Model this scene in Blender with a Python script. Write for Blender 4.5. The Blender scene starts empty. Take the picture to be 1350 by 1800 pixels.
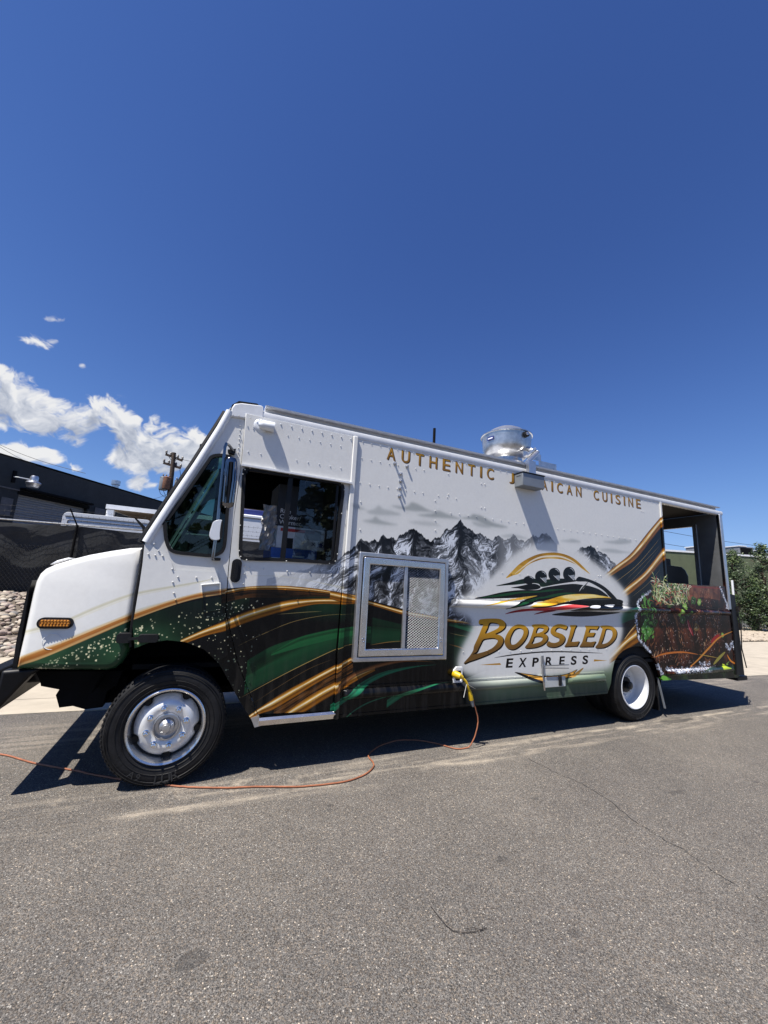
import bpy, bmesh, math, random
import numpy as np
from mathutils import Vector, Matrix
from mathutils.geometry import tessellate_polygon

# ------------------------------------------------------------------ camera, sky, sun, exposure
SC = bpy.context.scene
COL = SC.collection
R3 = np.array([[0.90953453, 0.12300372, 0.39701011],
               [-0.41215978, 0.14377911, 0.89969544],
               [0.05358412, -0.98193567, 0.18146925]])
FPX, CAMD, CAMH = 687.4845, 3.634, 1.6
def S(px, py, Y=0.0):
    """a point traced in the photograph, laid on the vertical plane Y: returns (x, z) in metres"""
    d = R3 @ np.array([px - 675.0, py - 900.0, FPX])
    t = (CAMD + Y) / d[1]
    return (float(d[0] * t), float(d[2] * t + CAMH))
def SS(pts, Y=0.0, o=(0, 0), s=1.0):
    return [S(o[0] + p[0] / s, o[1] + p[1] / s, Y) for p in pts]

cam_d = bpy.data.cameras.new('camera'); cam = bpy.data.objects.new('camera', cam_d); COL.objects.link(cam)
cam_d.sensor_fit = 'HORIZONTAL'; cam_d.sensor_width = 27.0; cam_d.lens = FPX / 1350 * 27.0
cam_d.clip_start = 0.05; cam_d.clip_end = 3000
cam.matrix_world = Matrix(((R3[0][0], -R3[0][1], -R3[0][2], 0), (R3[1][0], -R3[1][1], -R3[1][2], -CAMD),
                           (R3[2][0], -R3[2][1], -R3[2][2], CAMH), (0, 0, 0, 1)))
SC.camera = cam
SUN = Vector((-0.47, -0.193, 1.0)).normalized()          # towards the sun
sun_d = bpy.data.lights.new('sun', 'SUN'); sun_d.energy = 5.0; sun_d.angle = math.radians(0.53); sun_d.color = (1.0, 0.95, 0.88)
sun = bpy.data.objects.new('sun', sun_d); COL.objects.link(sun)
sun.rotation_euler = SUN.to_track_quat('Z', 'Y').to_euler(); sun.location = (0, 0, 60)
SC.view_settings.view_transform = 'Standard'; SC.view_settings.look = 'None'
SC.view_settings.exposure = 0.62; SC.view_settings.gamma = 1.0; SC.view_settings.use_curve_mapping = False
SC.cycles.max_bounces = 8; SC.cycles.diffuse_bounces = 2; SC.cycles.transparent_max_bounces = 12; SC.cycles.use_denoising = True
world = bpy.data.worlds.new('World'); SC.world = world; world.use_nodes = True

# ------------------------------------------------------------------ small numeric helpers
RND = random.Random(7)
_T = np.random.RandomState(5).rand(256, 256).astype(np.float32)
def vn(x, y, k=0):
    xi = np.floor(x).astype(np.int64); yi = np.floor(y).astype(np.int64)
    fx = (x - xi).astype(np.float32); fy = (y - yi).astype(np.float32)
    fx = fx * fx * (3 - 2 * fx); fy = fy * fy * (3 - 2 * fy)
    a = (xi + 37 * k) & 255; b = (yi + 91 * k) & 255; a1 = (a + 1) & 255; b1 = (b + 1) & 255
    return (_T[a, b] * (1 - fx) + _T[a1, b] * fx) * (1 - fy) + (_T[a, b1] * (1 - fx) + _T[a1, b1] * fx) * fy
def fbm(x, y, o=4, k=0, g=0.5):
    s = 0; a = 1; n = 0
    for i in range(o):
        s = s + a * vn(x * 2 ** i + 3.1 * i, y * 2 ** i - 1.7 * i, k + i); n += a; a *= g
    return s / n
def sstep(a, b, x):
    t = np.clip((x - a) / (b - a), 0, 1); return t * t * (3 - 2 * t)
def catmull(pts, n=8, closed=True):
    P = [np.array(p, float) for p in pts]; N = len(P); out = []
    rng = range(N) if closed else range(N - 1)
    for i in rng:
        if closed: p0, p1, p2, p3 = P[i - 1], P[i], P[(i + 1) % N], P[(i + 2) % N]
        else: p0, p1, p2, p3 = P[max(i - 1, 0)], P[i], P[i + 1], P[min(i + 2, N - 1)]
        for j in range(n):
            t = j / n
            out.append(0.5 * ((2 * p1) + (p2 - p0) * t + (2 * p0 - 5 * p1 + 4 * p2 - p3) * t * t + (3 * p1 - p0 - 3 * p2 + p3) * t ** 3))
    if not closed: out.append(P[-1])
    return out
# ------------------------------------------------------------------ the printed vinyl wrap, drawn in metres on the truck's side
class Canvas:
    def __init__(s, x0, z0, x1, z1, px):
        s.x0, s.z0, s.px = x0, z0, px
        s.W = int(round((x1 - x0) / px)); s.H = int(round((z1 - z0) / px))
        s.c = np.ones((s.H, s.W, 3), np.float32)
        s.X = (x0 + (np.arange(s.W) + 0.5) * px).astype(np.float32); s.Z = (z0 + (np.arange(s.H) + 0.5) * px).astype(np.float32)
    def cover(s, rings):
        """antialiased even-odd coverage of rings [(x, z)...]; returns (mask, r0, c0) of the bounding box"""
        R = [(np.array(r, float) - [s.x0, s.z0]) / s.px for r in rings]
        lo = np.min([r.min(0) for r in R], 0); hi = np.max([r.max(0) for r in R], 0)
        c0, r0 = max(int(lo[0]) - 1, 0), max(int(lo[1]) - 1, 0); c1, r1 = min(int(hi[0]) + 2, s.W), min(int(hi[1]) + 2, s.H)
        if c1 <= c0 or r1 <= r0: return None
        A = np.concatenate(R); B = np.concatenate([np.roll(r, -1, 0) for r in R])
        K = 3; w = c1 - c0; m = np.zeros((r1 - r0, w), np.float32)
        for i in range(r1 - r0):
            for k in range(K):
                y = r0 + i + (k + 0.5) / K
                e = (A[:, 1] <= y) != (B[:, 1] <= y)
                if not e.any(): continue
                a, b = A[e], B[e]
                xs = np.sort(a[:, 0] + (y - a[:, 1]) / (b[:, 1] - a[:, 1]) * (b[:, 0] - a[:, 0])) - c0
                for q in range(0, len(xs) - 1, 2):
                    u, v = max(xs[q], 0), min(xs[q + 1], w)
                    if v <= u: continue
                    iu, iv = int(u), int(v)
                    if iu == iv: m[i, iu] += (v - u) / K
                    else:
                        m[i, iu] += (iu + 1 - u) / K; m[i, iu + 1:iv] += 1 / K
                        if iv < w: m[i, iv] += (v - iv) / K
        return np.clip(m, 0, 1), r0, c0
    def blend(s, m, r0, c0, col, al=1.0):
        h, w = m.shape; v = s.c[r0:r0 + h, c0:c0 + w]
        if callable(col): col = col(*np.meshgrid(s.X[c0:c0 + w], s.Z[r0:r0 + h]))
        v += (np.asarray(col, np.float32) - v) * (m * al)[..., None]
    def poly(s, rings, col, al=1.0, off=(0, 0)):
        r = s.cover([[(p[0] + off[0], p[1] + off[1]) for p in q] for q in rings])
        if r: s.blend(*r, col, al)
    def soft(s, ring, col, blur, al=1.0, k=None):
        r = s.cover([ring])
        if not r: return
        m, r0, c0 = r; n = int(blur / s.px)
        a, b, c, d = min(r0, 3 * n), min(c0, 3 * n), min(s.H - r0 - m.shape[0], 3 * n), min(s.W - c0 - m.shape[1], 3 * n)
        m = np.pad(m, ((a, c), (b, d)), mode='edge' if 0 else 'constant'); r0 -= a; c0 -= b
        for _ in range(3):
            for ax in (0, 1):
                q = np.cumsum(np.pad(m, [(n + 1, n) if i == ax else (0, 0) for i in (0, 1)], mode='edge'), axis=ax)
                m = ((q[2 * n + 1:] - q[:-2 * n - 1]) if ax == 0 else (q[:, 2 * n + 1:] - q[:, :-2 * n - 1])) / (2 * n + 1)
        s.blend(m, r0, c0, col, al)
    def line(s, pts, w, col, al=1.0, taper=True):
        P = np.array(catmull(pts, 10, False)); T = np.gradient(P, axis=0); T /= np.linalg.norm(T, axis=1)[:, None] + 1e-9
        N = np.stack([-T[:, 1], T[:, 0]], 1); t = np.linspace(0, 1, len(P))
        ww = (w / 2 * (np.sin(np.pi * np.clip(t, 0.02, 0.98)) ** 0.6 if taper else np.ones(len(P))))[:, None]
        s.poly([list(map(tuple, np.concatenate([P + N * ww, (P - N * ww)[::-1]])))], col, al)
    def band(s, top, bot, colf, al=1.0, edge=0.006):
        """between two curves z(x); colf(t, X, Z) with t 0 at the bottom, 1 at the top"""
        T = np.array(catmull(top, 12, False)); B = np.array(catmull(bot, 12, False))
        xa, xb = max(T[0, 0], B[0, 0]), min(T[-1, 0], B[-1, 0])
        c0, c1 = max(int((xa - s.x0) / s.px), 0), min(int((xb - s.x0) / s.px), s.W)
        if c1 <= c0: return
        X = s.X[c0:c1]; zt = np.interp(X, T[:, 0], T[:, 1]); zb = np.interp(X, B[:, 0], B[:, 1])
        r0 = max(int((zb.min() - s.z0) / s.px) - 8, 0); r1 = min(int((zt.max() - s.z0) / s.px) + 8, s.H)
        if r1 <= r0: return
        XX, ZZ = np.meshgrid(X, s.Z[r0:r1]); t = (ZZ - zb) / np.maximum(zt - zb, 1e-3)
        m = np.clip((ZZ - zb) / edge, 0, 1) * np.clip((zt - ZZ) / edge, 0, 1)
        if callable(al): m = m * al(t, XX, ZZ); a = 1
        else: a = al
        s.blend(m.astype(np.float32), r0, c0, colf(np.clip(t, 0, 1), XX, ZZ) if callable(colf) else colf, a)

def C255(*c): return np.array(c, np.float32) / 255
def ramp(t, stops):
    xs = [q[0] for q in stops]; return np.stack([np.interp(t, xs, [q[1][i] / 255 for q in stops]) for i in range(3)], -1).astype(np.float32)
def glyph_tris(ch, bold=0.0):
    cu = bpy.data.curves.new('g', 'FONT'); cu.body = ch; cu.size = 1; cu.offset = bold; cu.resolution_u = 6
    ob = bpy.data.objects.new('g', cu); COL.objects.link(ob)
    me = ob.evaluated_get(bpy.context.evaluated_depsgraph_get()).to_mesh()
    v = [(q.co.x, q.co.y) for q in me.vertices]; f = [[v[i] for i in p.vertices] for p in me.polygons]
    bpy.data.objects.remove(ob); bpy.data.curves.remove(cu)
    return f, (min(p[0] for p in v), max(p[0] for p in v), min(p[1] for p in v), max(p[1] for p in v))
def draw_glyph(cv, ch, x, z, w, h, col, shear=0.0, bold=0.0, al=1.0):
    f, (a, b, c, d) = glyph_tris(ch, bold)
    tot = np.zeros((cv.H, cv.W), np.float32) if 0 else None
    F = [[(x + (p[0] - a) / (b - a) * w + shear * (p[1] - c) / (d - c) * h, z + (p[1] - c) / (d - c) * h) for p in q] for q in f]
    A = np.array([p for q in F for p in q]); lo, hi = A.min(0), A.max(0)
    r0 = int((lo[1] - cv.z0) / cv.px) - 2; r1 = int((hi[1] - cv.z0) / cv.px) + 3; c0 = int((lo[0] - cv.x0) / cv.px) - 2; c1 = int((hi[0] - cv.x0) / cv.px) + 3
    acc = np.zeros((r1 - r0, c1 - c0), np.float32)
    for q in F:
        r = cv.cover([q])
        if r:
            m, a0, b0 = r; acc[a0 - r0:a0 - r0 + m.shape[0], b0 - c0:b0 - c0 + m.shape[1]] += m
    cv.blend(np.clip(acc, 0, 1), r0, c0, col, al)

GOLD = [(0, (52, 28, 8)), (.16, (150, 92, 22)), (.36, (98, 58, 14)), (.52, (206, 156, 66)), (.64, (250, 238, 208)), (.74, (206, 146, 46)), (.88, (140, 86, 24)), (1, (70, 40, 12))]
def gold(t, X, Z, warp=0.10):
    L = fbm(X * 2.2 + Z * 1.3, t * 5 + X * .7, 3, 3)
    t2 = np.clip(t + warp * (L - .5) * 3, 0, 1)
    c = ramp(t2, GOLD); return c * (0.82 + 0.36 * fbm(X * 9, t * 22, 3, 8))[..., None]
def dark(t, X, Z):
    g = fbm(X * .9 + 2, Z * 2.2 + t, 3, 11)
    return ramp(g, [(.2, (5, 7, 10)), (.5, (8, 10, 13)), (.66, (12, 24, 19)), (.85, (20, 52, 34))])

def paint_wrap():
    cv = Canvas(-1.40, 0.30, 8.10, 3.20, 0.0025)
    cv.c[:] = C255(221, 220, 215)
    o5, o6, o7 = ((600, 720), 3.75), ((580, 940), 4.8214), ((780, 940), 3.75)
    o4 = ((400, 980), 5.1923); oG = ((600, 900), 8.4375); oH = ((750, 900), 6.75)
    P = lambda o, *pts: SS(pts, 0, o[0], o[1])
    F = lambda *pts: SS(pts)
    # painted wispy clouds over the peaks
    for ring, a in ((P(o5, (165, 672), (220, 655), (245, 632), (275, 655), (330, 668), (395, 692), (330, 697), (210, 690)), .35),
                    (P(o5, (140, 732), (200, 725), (225, 705), (255, 728), (310, 745), (375, 760), (300, 760), (200, 748)), .5),
                    (P(o5, (325, 632), (430, 640), (465, 612), (520, 632), (560, 655), (625, 680), (560, 672), (430, 662)), .55),
                    (P(o5, (500, 695), (600, 685), (640, 668), (700, 690), (790, 722), (700, 715), (580, 708)), .55),
                    (P(o5, (780, 715), (850, 705), (870, 690), (930, 705), (1000, 745), (1100, 776), (990, 770), (880, 728)), .6),
                    (P(o5, (440, 742), (520, 735), (590, 742), (660, 765), (560, 765)), .25), (P(o5, (860, 740), (930, 750), (990, 778), (900, 770)), .35),
                    (P(o5, (60, 625), (110, 625), (135, 645), (170, 660), (90, 655)), .35),
                    (P(o7, (760, 40), (820, 33), (850, 28), (905, 48), (820, 52)), .4), (P(o7, (1050, 45), (1120, 40), (1180, 28), (1240, 48), (1150, 62)), .4),
                    (P(o7, (1030, 100), (1100, 92), (1180, 108), (1240, 118), (1120, 120)), .35),
                    (P(o5, (1050, 835), (1110, 822), (1160, 828), (1230, 850), (1140, 848)), .3)):
        q = catmull(ring, 5)
        cv.soft(q, C255(128, 134, 132), 0.012, a); cv.soft([(x, z - .01) for x, z in q], C255(150, 154, 152), 0.03, a * .5)
    # mountains
    sky = F((470, 1016), (520, 1006), (560, 993), (588, 985), (603, 975), (613, 968), (622, 958), (635.5, 947.4), (643, 952), (648.6, 954.5), (658, 946.8),
            (664.6, 949.8), (673.5, 942), (680, 948), (687.7, 944.4), (694, 951), (700.7, 941.5), (710, 938), (718.5, 933), (727.8, 925.5), (735, 935), (741, 936.5),
            (749, 947), (757, 951), (766, 946), (775, 941), (784, 930.4), (790, 932), (800, 924.4), (810.3, 914.5), (818, 923.7), (827, 931), (836, 939.3),
            (844, 935.6), (851, 944.4), (860, 947.4), (867, 948), (871, 944), (877, 941.5), (883, 947), (889, 949.6), (896, 944), (903.3, 939.3), (913, 949.6), (922, 951.9),
            (929, 945), (936.7, 939.3), (944, 945), (952, 939), (961, 936), (969, 946), (977, 956), (990, 963), (1004, 973), (1010, 970), (1021, 962.7), (1028, 963), (1038.7, 957.3), (1049, 968),
            (1058, 972), (1064, 975), (1072, 982), (1081, 990.7), (1092, 1003))
    sk = np.array(sky); XX, ZZ = np.meshgrid(cv.X, cv.Z)
    top = np.interp(cv.X, sk[:, 0], sk[:, 1]) + (fbm(cv.X * 22, cv.X * 0, 4, 21, .6) - .5) * .07
    top = np.where((cv.X < sk[0, 0]) | (cv.X > sk[-1, 0]), 0, top)
    dep = top[None, :] - ZZ
    peaks = F((635, 947), (673, 942), (727.8, 925.5), (810.3, 914.5), (876.7, 941.5), (903, 939), (937, 939), (961, 936), (1038.7, 957))
    pw = [.5, .5, 1.1, 1.9, .35, .45, .45, .5, .6]
    best = np.full(XX.shape, 9., np.float32); sx = np.zeros_like(XX)
    wx = XX + (fbm(XX * 5, ZZ * 5, 3, 31) - .5) * .22
    for (xp, zp), w in zip(peaks, pw):
        d = np.abs(wx - xp) / w + np.maximum(ZZ - zp, 0) * 3
        q = d < best; best = np.where(q, d, best); sx = np.where(q, (wx - xp), sx)
    zp_ = np.zeros_like(XX); best = np.full(XX.shape, 9., np.float32)
    for (xp, zp), w in zip(peaks, pw):
        d = np.abs(wx - xp) / w + np.maximum(ZZ - zp, 0) * 3
        q = d < best; best = np.where(q, d, best); zp_ = np.where(q, zp, zp_)
    sg = np.sign(sx); ax = np.abs(sx); dz_ = zp_ - ZZ
    w1 = (fbm(XX * 6, ZZ * 6, 4, 41, .6) - .5)
    u = ax * .78 + dz_ * .62; v = ax * .62 - dz_ * .78 + w1 * .13 + sg * 7
    rid = np.zeros_like(XX); amp = 1.; wt = np.ones_like(XX)
    for k in range(6):
        n_ = 1 - np.abs(2 * vn(u * 1.7 * 2 ** k + 5.3 * k, v * 3.9 * 2 ** k - 2.1 * k, 51 + k) - 1); n_ = n_ ** 1.6; rid += n_ * amp * wt; wt = np.clip(n_ * 1.3, 0, 1); amp *= .56
    gz, gx = np.gradient(rid, cv.px)
    sh_ = (-gx * .80 + gz * .52) / np.sqrt(1 + .022 * (gx ** 2 + gz ** 2)) * .034
    n2 = fbm(u * 9, v * 30, 4, 61, .6)
    val = .50 - sh_ * -.26 + (rid - .95) * .05 + (n2 - .5) * .22 + .018 * sg + .012
    val = val - .14 * np.exp(-((sx - .02 - dz_ * .05) / .045) ** 2) * sstep(0, .05, dep) - .07 * np.exp(-((sx - .16) / .12) ** 2) * (1 - sstep(.2, .9, dep))
    k = ramp((val - .5) * 1.9 + .5, [(0, (20, 20, 23)), (.36, (30, 31, 34)), (.39, (66, 68, 72)), (.47, (80, 82, 86)), (.50, (120, 123, 128)), (.545, (140, 143, 148)), (.575, (212, 216, 222)), (1, (228, 231, 235))])
    m = np.clip(dep / .008, 0, 1)
    m *= np.where(dep < .035, 1, 1)
    edge = np.exp(-(dep / .03) ** 2)[..., None]
    k = k * (1 - .6 * edge)
    # pale mist where the range runs out, to the left, under the far peaks and towards the badge
    mist = sstep(.28, .62, dep + (fbm(XX * 3, ZZ * 3, 3, 71) - .5) * .3) * sstep(S(868, 950)[0] - .5, S(868, 950)[0] + .1, XX)
    mist = np.maximum(mist, (1 - sstep(S(520, 1000)[0], S(625, 1000)[0], XX)) * .75)
    mist = np.maximum(mist, .35 * sstep(S(860, 950)[0], S(885, 950)[0], XX) * (1 - sstep(S(960, 950)[0], S(1020, 950)[0], XX)))
    k = k * (1 - mist[..., None]) + C255(205, 209, 214) * mist[..., None]
    m = m * (1 - sstep(S(1070, 980)[0], S(1096, 1000)[0], XX)) * (1 - .55 * mist)
    cv.c += (k - cv.c) * m[..., None]
    # faint upper curls on the hood and door
    for t_, b_, a in ((F((20, 1113), (60, 1103), (110, 1089), (170, 1063), (238, 1040), (330, 1024), (380, 1016)), F((20, 1124), (60, 1114), (110, 1100), (170, 1075), (238, 1050), (330, 1031), (380, 1018)), .55),
                      (F((25, 1160), (80, 1140), (140, 1110), (200, 1088), (240, 1070), (300, 1053), (380, 1036)), F((25, 1165), (80, 1150), (140, 1124), (200, 1098), (240, 1078), (300, 1062), (380, 1042)), .4),
                      (P(o4, (-60, 190), (150, 165), (500, 168), (800, 215), (1060, 262)), P(o4, (-60, 200), (150, 175), (500, 180), (800, 228), (1060, 300)), .4)):
        cv.band(t_, b_, lambda t, X, Z: ramp(t, [(0, (205, 190, 150)), (.3, (222, 219, 200)), (.6, (180, 172, 130)), (1, (210, 205, 185))]), lambda t, X, Z, a=a: a * np.sin(np.pi * np.clip(t, 0, 1)) ** .5)
    # ---- dark field below the main curl
    topc = F((10, 1176), (30, 1162), (100, 1136), (170, 1105), (235, 1079), (300, 1056), (350, 1042), (395, 1034.5), (450, 1031), (500, 1030), (550, 1034), (600, 1042), (625, 1048), (700, 1068), (760, 1082), (800, 1091), (840, 1101), (1200, 1150))
    bot = [(-1.5, .25), (8.2, .25)]
    cv.band(topc, bot, dark, 1)
    # front green field with speckles
    cv.band(F((20, 1176), (60, 1162), (100, 1146), (170, 1116), (235, 1089), (300, 1066), (350, 1054), (400, 1047), (440, 1045)), F((20, 1190), (150, 1190), (235, 1190), (300, 1180), (340, 1120), (400, 1085), (440, 1070)),
            lambda t, X, Z: ramp(np.clip(fbm(X * 2, Z * 3 + 5, 3, 14) * .9 + (X + .4) * -.28, 0, 1), [(0, (10, 14, 14)), (.4, (20, 38, 26)), (.65, (36, 66, 44)), (1, (70, 110, 70))]), 1)
    rs = np.random.RandomState(3)
    def dots(n, f, c=(232, 222, 180)):
        for _ in range(n):
            x, z = f(); r = abs(rs.normal(.0036, .0016)) + .0016
            a = rs.rand(7) * .5 + .75; th = np.linspace(0, 2 * np.pi, 7, endpoint=False)
            cv.poly([[(x + r * a[i] * math.cos(th[i]), z + r * a[i] * math.sin(th[i])) for i in range(7)]], C255(*c), .5 + .5 * rs.rand())
    TC = np.array(catmull(topc, 8, False))
    def near(x0, x1, lo, hi):
        x = rs.uniform(x0, x1); z = np.interp(x, TC[:, 0], TC[:, 1]); return x, z - lo - (hi - lo) * abs(rs.normal(0, .45))
    dots(170, lambda: near(-1.05, -.30, .09, .26)); dots(110, lambda: near(-.55, .30, .12, .55)); dots(90, lambda: near(.0, .5, .08, .6)); dots(60, lambda: near(.15, .45, .5, 1.3), (150, 160, 130))
    # main gold curl
    cv.band(F((10, 1172), (30, 1156), (100, 1130), (170, 1101), (235, 1076), (300, 1054), (350, 1041), (400, 1033)), F((10, 1186), (30, 1174), (60, 1164), (100, 1148), (170, 1118), (235, 1090), (300, 1066), (350, 1052), (400, 1044)),
            lambda t, X, Z: ramp(np.clip(t + .25 * (fbm(X * 3, t * 6, 3, 4) - .5), 0, 1), [(0, (140, 95, 50)), (.2, (196, 160, 105)), (.4, (150, 92, 40)), (.62, (172, 112, 52)), (.8, (215, 186, 140)), (1, (205, 190, 160))]))
    cv.band(P(o4, (-20, 301), (0, 296), (200, 262), (500, 255), (800, 280), (1060, 322), (1180, 345)), P(o4, (-20, 345), (0, 335), (200, 302), (500, 300), (800, 320), (1060, 352), (1180, 375)), lambda t, X, Z: gold(t, X, Z))
    cv.band(P(o4, (-60, 350), (200, 303), (500, 301), (800, 321), (1060, 352)), P(o4, (-60, 420), (200, 370), (500, 372), (800, 360), (1060, 372)), lambda t, X, Z: ramp(fbm(X * 3, t * 3, 3, 6), [(.3, (14, 11, 9)), (.7, (70, 42, 20))]))
    sec_t = P(o4, (-430, 745), (-200, 640), (0, 560), (200, 480), (500, 398), (700, 375), (1060, 370), (1180, 385)); sec_b = P(o4, (-430, 800), (-200, 715), (0, 665), (250, 575), (500, 500), (800, 432), (1060, 432), (1180, 425))
    cv.band(sec_t, sec_b, lambda t, X, Z: gold(t, X, Z, .05))
    cv.band(P(o6, (0, 472), (110, 492), (330, 560), (620, 640), (800, 672), (1010, 712), (1120, 730), (1230, 757)), P(o6, (0, 545), (110, 575), (330, 598), (620, 682), (800, 712), (1010, 740), (1120, 752), (1230, 764)),
            lambda t, X, Z: gold(t, X, Z, .06), lambda t, X, Z: 1 - sstep(S(812, 1095)[0], S(835, 1098)[0], X))
    # green streaks
    def green(lo, hi): return lambda t, X, Z: ramp(np.clip(t * .8 + .3 * fbm(X * 2, t * 9, 3, 17), 0, 1), [(0, lo), (.55, tuple(int(v * .8) for v in hi)), (.7, tuple(int(v * .5) for v in hi)), (1, tuple(int(v * .85) for v in hi))])
    cv.band(P(o4, (150, 955), (400, 810), (640, 730), (800, 685), (1030, 640), (1300, 622), (1560, 650)), P(o4, (150, 1260), (210, 1222), (450, 1098), (640, 1005), (800, 925), (1030, 820), (1180, 785), (1560, 770)), green((14, 44, 30), (30, 92, 54)), .9)
    cv.band(P(o4, (400, 870), (640, 735), (800, 690), (1030, 642), (1300, 624)), P(o4, (400, 900), (640, 832), (800, 790), (1030, 735), (1300, 690)), green((26, 84, 48), (40, 122, 68)), .85)
    cv.band(P(o6, (330, 690), (620, 760), (640, 765)), P(o6, (330, 930), (620, 880), (640, 878)), green((14, 44, 30), (22, 66, 42)), .8)
    cv.band(P(o6, (1010, 745), (1100, 752), (1230, 775)), P(o6, (1010, 775), (1100, 800), (1230, 840)), green((22, 80, 52), (36, 110, 72)), .8)
    for pts, w, c in ((P(o4, (95, 808), (300, 710), (600, 587), (900, 528), (1180, 515)), .004, (170, 140, 80)), (P(o4, (130, 1276), (450, 1102), (750, 950), (1030, 822), (1180, 782)), .006, (200, 165, 90)),
                      (P(o4, (240, 1330), (500, 1160), (750, 1015), (960, 930)), .004, (120, 90, 50)), (P(o4, (450, 520), (700, 500), (860, 492)), .005, (150, 130, 80)),
                      (P(o6, (330, 930), (480, 905), (620, 895)), .006, (150, 105, 50)), (P(o6, (1010, 830), (1090, 850), (1170, 862)), .004, (170, 140, 90)), (P(o6, (1010, 930), (1090, 950), (1150, 975)), .01, (120, 80, 40))):
        cv.line(pts, w, C255(*c), .9)
    # lower gold bands
    cv.band(P(o4, (60, 1560), (150, 1475), (270, 1385), (500, 1235), (750, 1100), (1010, 962), (1150, 898), (1200, 880)), P(o4, (60, 1600), (150, 1530), (280, 1440), (420, 1395), (600, 1290), (800, 1165), (1010, 1045), (1150, 950), (1200, 930)), lambda t, X, Z: gold(t, X, Z, .05))
    cv.band(P(o4, (420, 1395), (600, 1290), (800, 1165), (1010, 1045), (1150, 955)), P(o4, (420, 1440), (520, 1415), (700, 1290), (850, 1200), (1010, 1120), (1150, 1040)), lambda t, X, Z: ramp(fbm(X * 6, t * 3, 3, 16), [(.3, (40, 24, 12)), (.6, (110, 70, 32)), (.8, (60, 36, 18))]))
    cv.band(P(o4, (380, 1500), (520, 1412), (700, 1290), (850, 1200), (1010, 1118), (1200, 1040), (1350, 990)), P(o4, (380, 1580), (560, 1490), (720, 1410), (860, 1320), (1010, 1232), (1200, 1115), (1350, 1035)), lambda t, X, Z: gold(t, X, Z, .04))
    cv.band(P(o6, (60, 1265), (200, 1165), (400, 1090), (600, 1060), (760, 1062), (880, 1075)), P(o6, (60, 1345), (130, 1270), (250, 1190), (430, 1125), (600, 1085), (760, 1078), (880, 1082)), lambda t, X, Z: ramp(t + .2 * (fbm(X * 3, t * 7, 3, 5) - .5), [(0, (60, 36, 20)), (.4, (150, 98, 58)), (.7, (90, 52, 28)), (1, (34, 20, 12))]), .9)
    cv.band(P(o6, (0, 1440), (100, 1380), (250, 1260), (420, 1170), (600, 1125), (760, 1105), (900, 1098)), P(o6, (0, 1520), (100, 1440), (230, 1350), (330, 1270), (450, 1205), (600, 1155), (760, 1120), (900, 1105)), green((14, 80, 56), (38, 150, 104)), .9)
    cv.band(P(o6, (480, 1400), (600, 1330), (760, 1285), (900, 1255), (1030, 1240)), P(o6, (480, 1470), (620, 1375), (760, 1310), (900, 1268), (1030, 1246)), green((16, 90, 60), (60, 180, 120)), .8)
    cv.line(P(o4, (1060, 1470), (1200, 1370), (1350, 1300), (1600, 1230)), .012, C255(40, 110, 78), .8)
    # right half of the skirt: olive green fading up into the white
    x1 = S(850, 1200)[0]
    tr = sstep(S(790, 1180)[0], S(880, 1190)[0], XX) * (1 - sstep(S(1078, 1200)[0], S(1100, 1200)[0], XX))
    zt = np.interp(cv.X, [S(790, 1190)[0], S(850, 1190)[0], S(1060, 1170)[0]], [S(790, 1205)[1], S(850, 1180)[1], S(1060, 1150)[1]])[None]
    gcol = ramp(np.clip((zt - ZZ) / .45 + .15 * (fbm(XX * 1.5, ZZ * 8, 3, 19) - .5), 0, 1), [(0, (205, 208, 205)), (.3, (150, 158, 140)), (.55, (98, 116, 92)), (.8, (66, 84, 68)), (1, (54, 70, 60))])
    cv.c += (gcol - cv.c) * (tr * (ZZ < zt))[..., None]
    # ---- right swoosh
    xr0 = S(1040, 1050)[0]
    cv.band(F((1050, 1030), (1062, 1011), (1085, 993), (1110, 972), (1140, 935), (1161, 910), (1180, 885), (1300, 850)), [(5.0, 1.0), (6.2, .25), (8.1, .2)], lambda t, X, Z: ramp(fbm(X * 1.5, Z * 1.5, 3, 23), [(.2, (5, 6, 9)), (.6, (15, 18, 23)), (.9, (26, 31, 36))]))
    for t_, b_ in ((F((1058, 1014), (1085, 992), (1110, 971), (1140, 934), (1161, 909), (1175, 892)), F((1058, 1024), (1085, 1006), (1118, 983), (1145, 950), (1161, 930), (1175, 918))),
                   (F((1085, 1047), (1105, 1028), (1135, 1002), (1161, 968), (1175, 950)), F((1085, 1056), (1105, 1046), (1135, 1021), (1161, 992), (1175, 980))),
                   (F((1070, 1150), (1085, 1135), (1105, 1115), (1125, 1100), (1140, 1092)), F((1070, 1168), (1085, 1158), (1105, 1142), (1125, 1128), (1140, 1120))),
                   (F((1098, 1122), (1110, 1105), (1125, 1088), (1140, 1076)), F((1098, 1126), (1110, 1112), (1125, 1096), (1140, 1085)))):
        cv.band(t_, b_, lambda t, X, Z: gold(t, X, Z, .07))
    for pts, w in ((F((1075, 1028), (1120, 993), (1161, 945)), .006), (F((1100, 1020), (1135, 985), (1161, 958)), .004), (F((1110, 1050), (1140, 1025), (1161, 1000)), .004), (F((1090, 1040), (1125, 1005), (1161, 962)), .003)):
        cv.line(pts, w, C255(214, 170, 90), .8)
    cv.band(F((1085, 1075), (1120, 1066), (1140, 1062), (1160, 1060)), F((1085, 1100), (1110, 1090), (1130, 1082), (1160, 1080)), green((16, 70, 44), (24, 120, 70)), .85)
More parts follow.
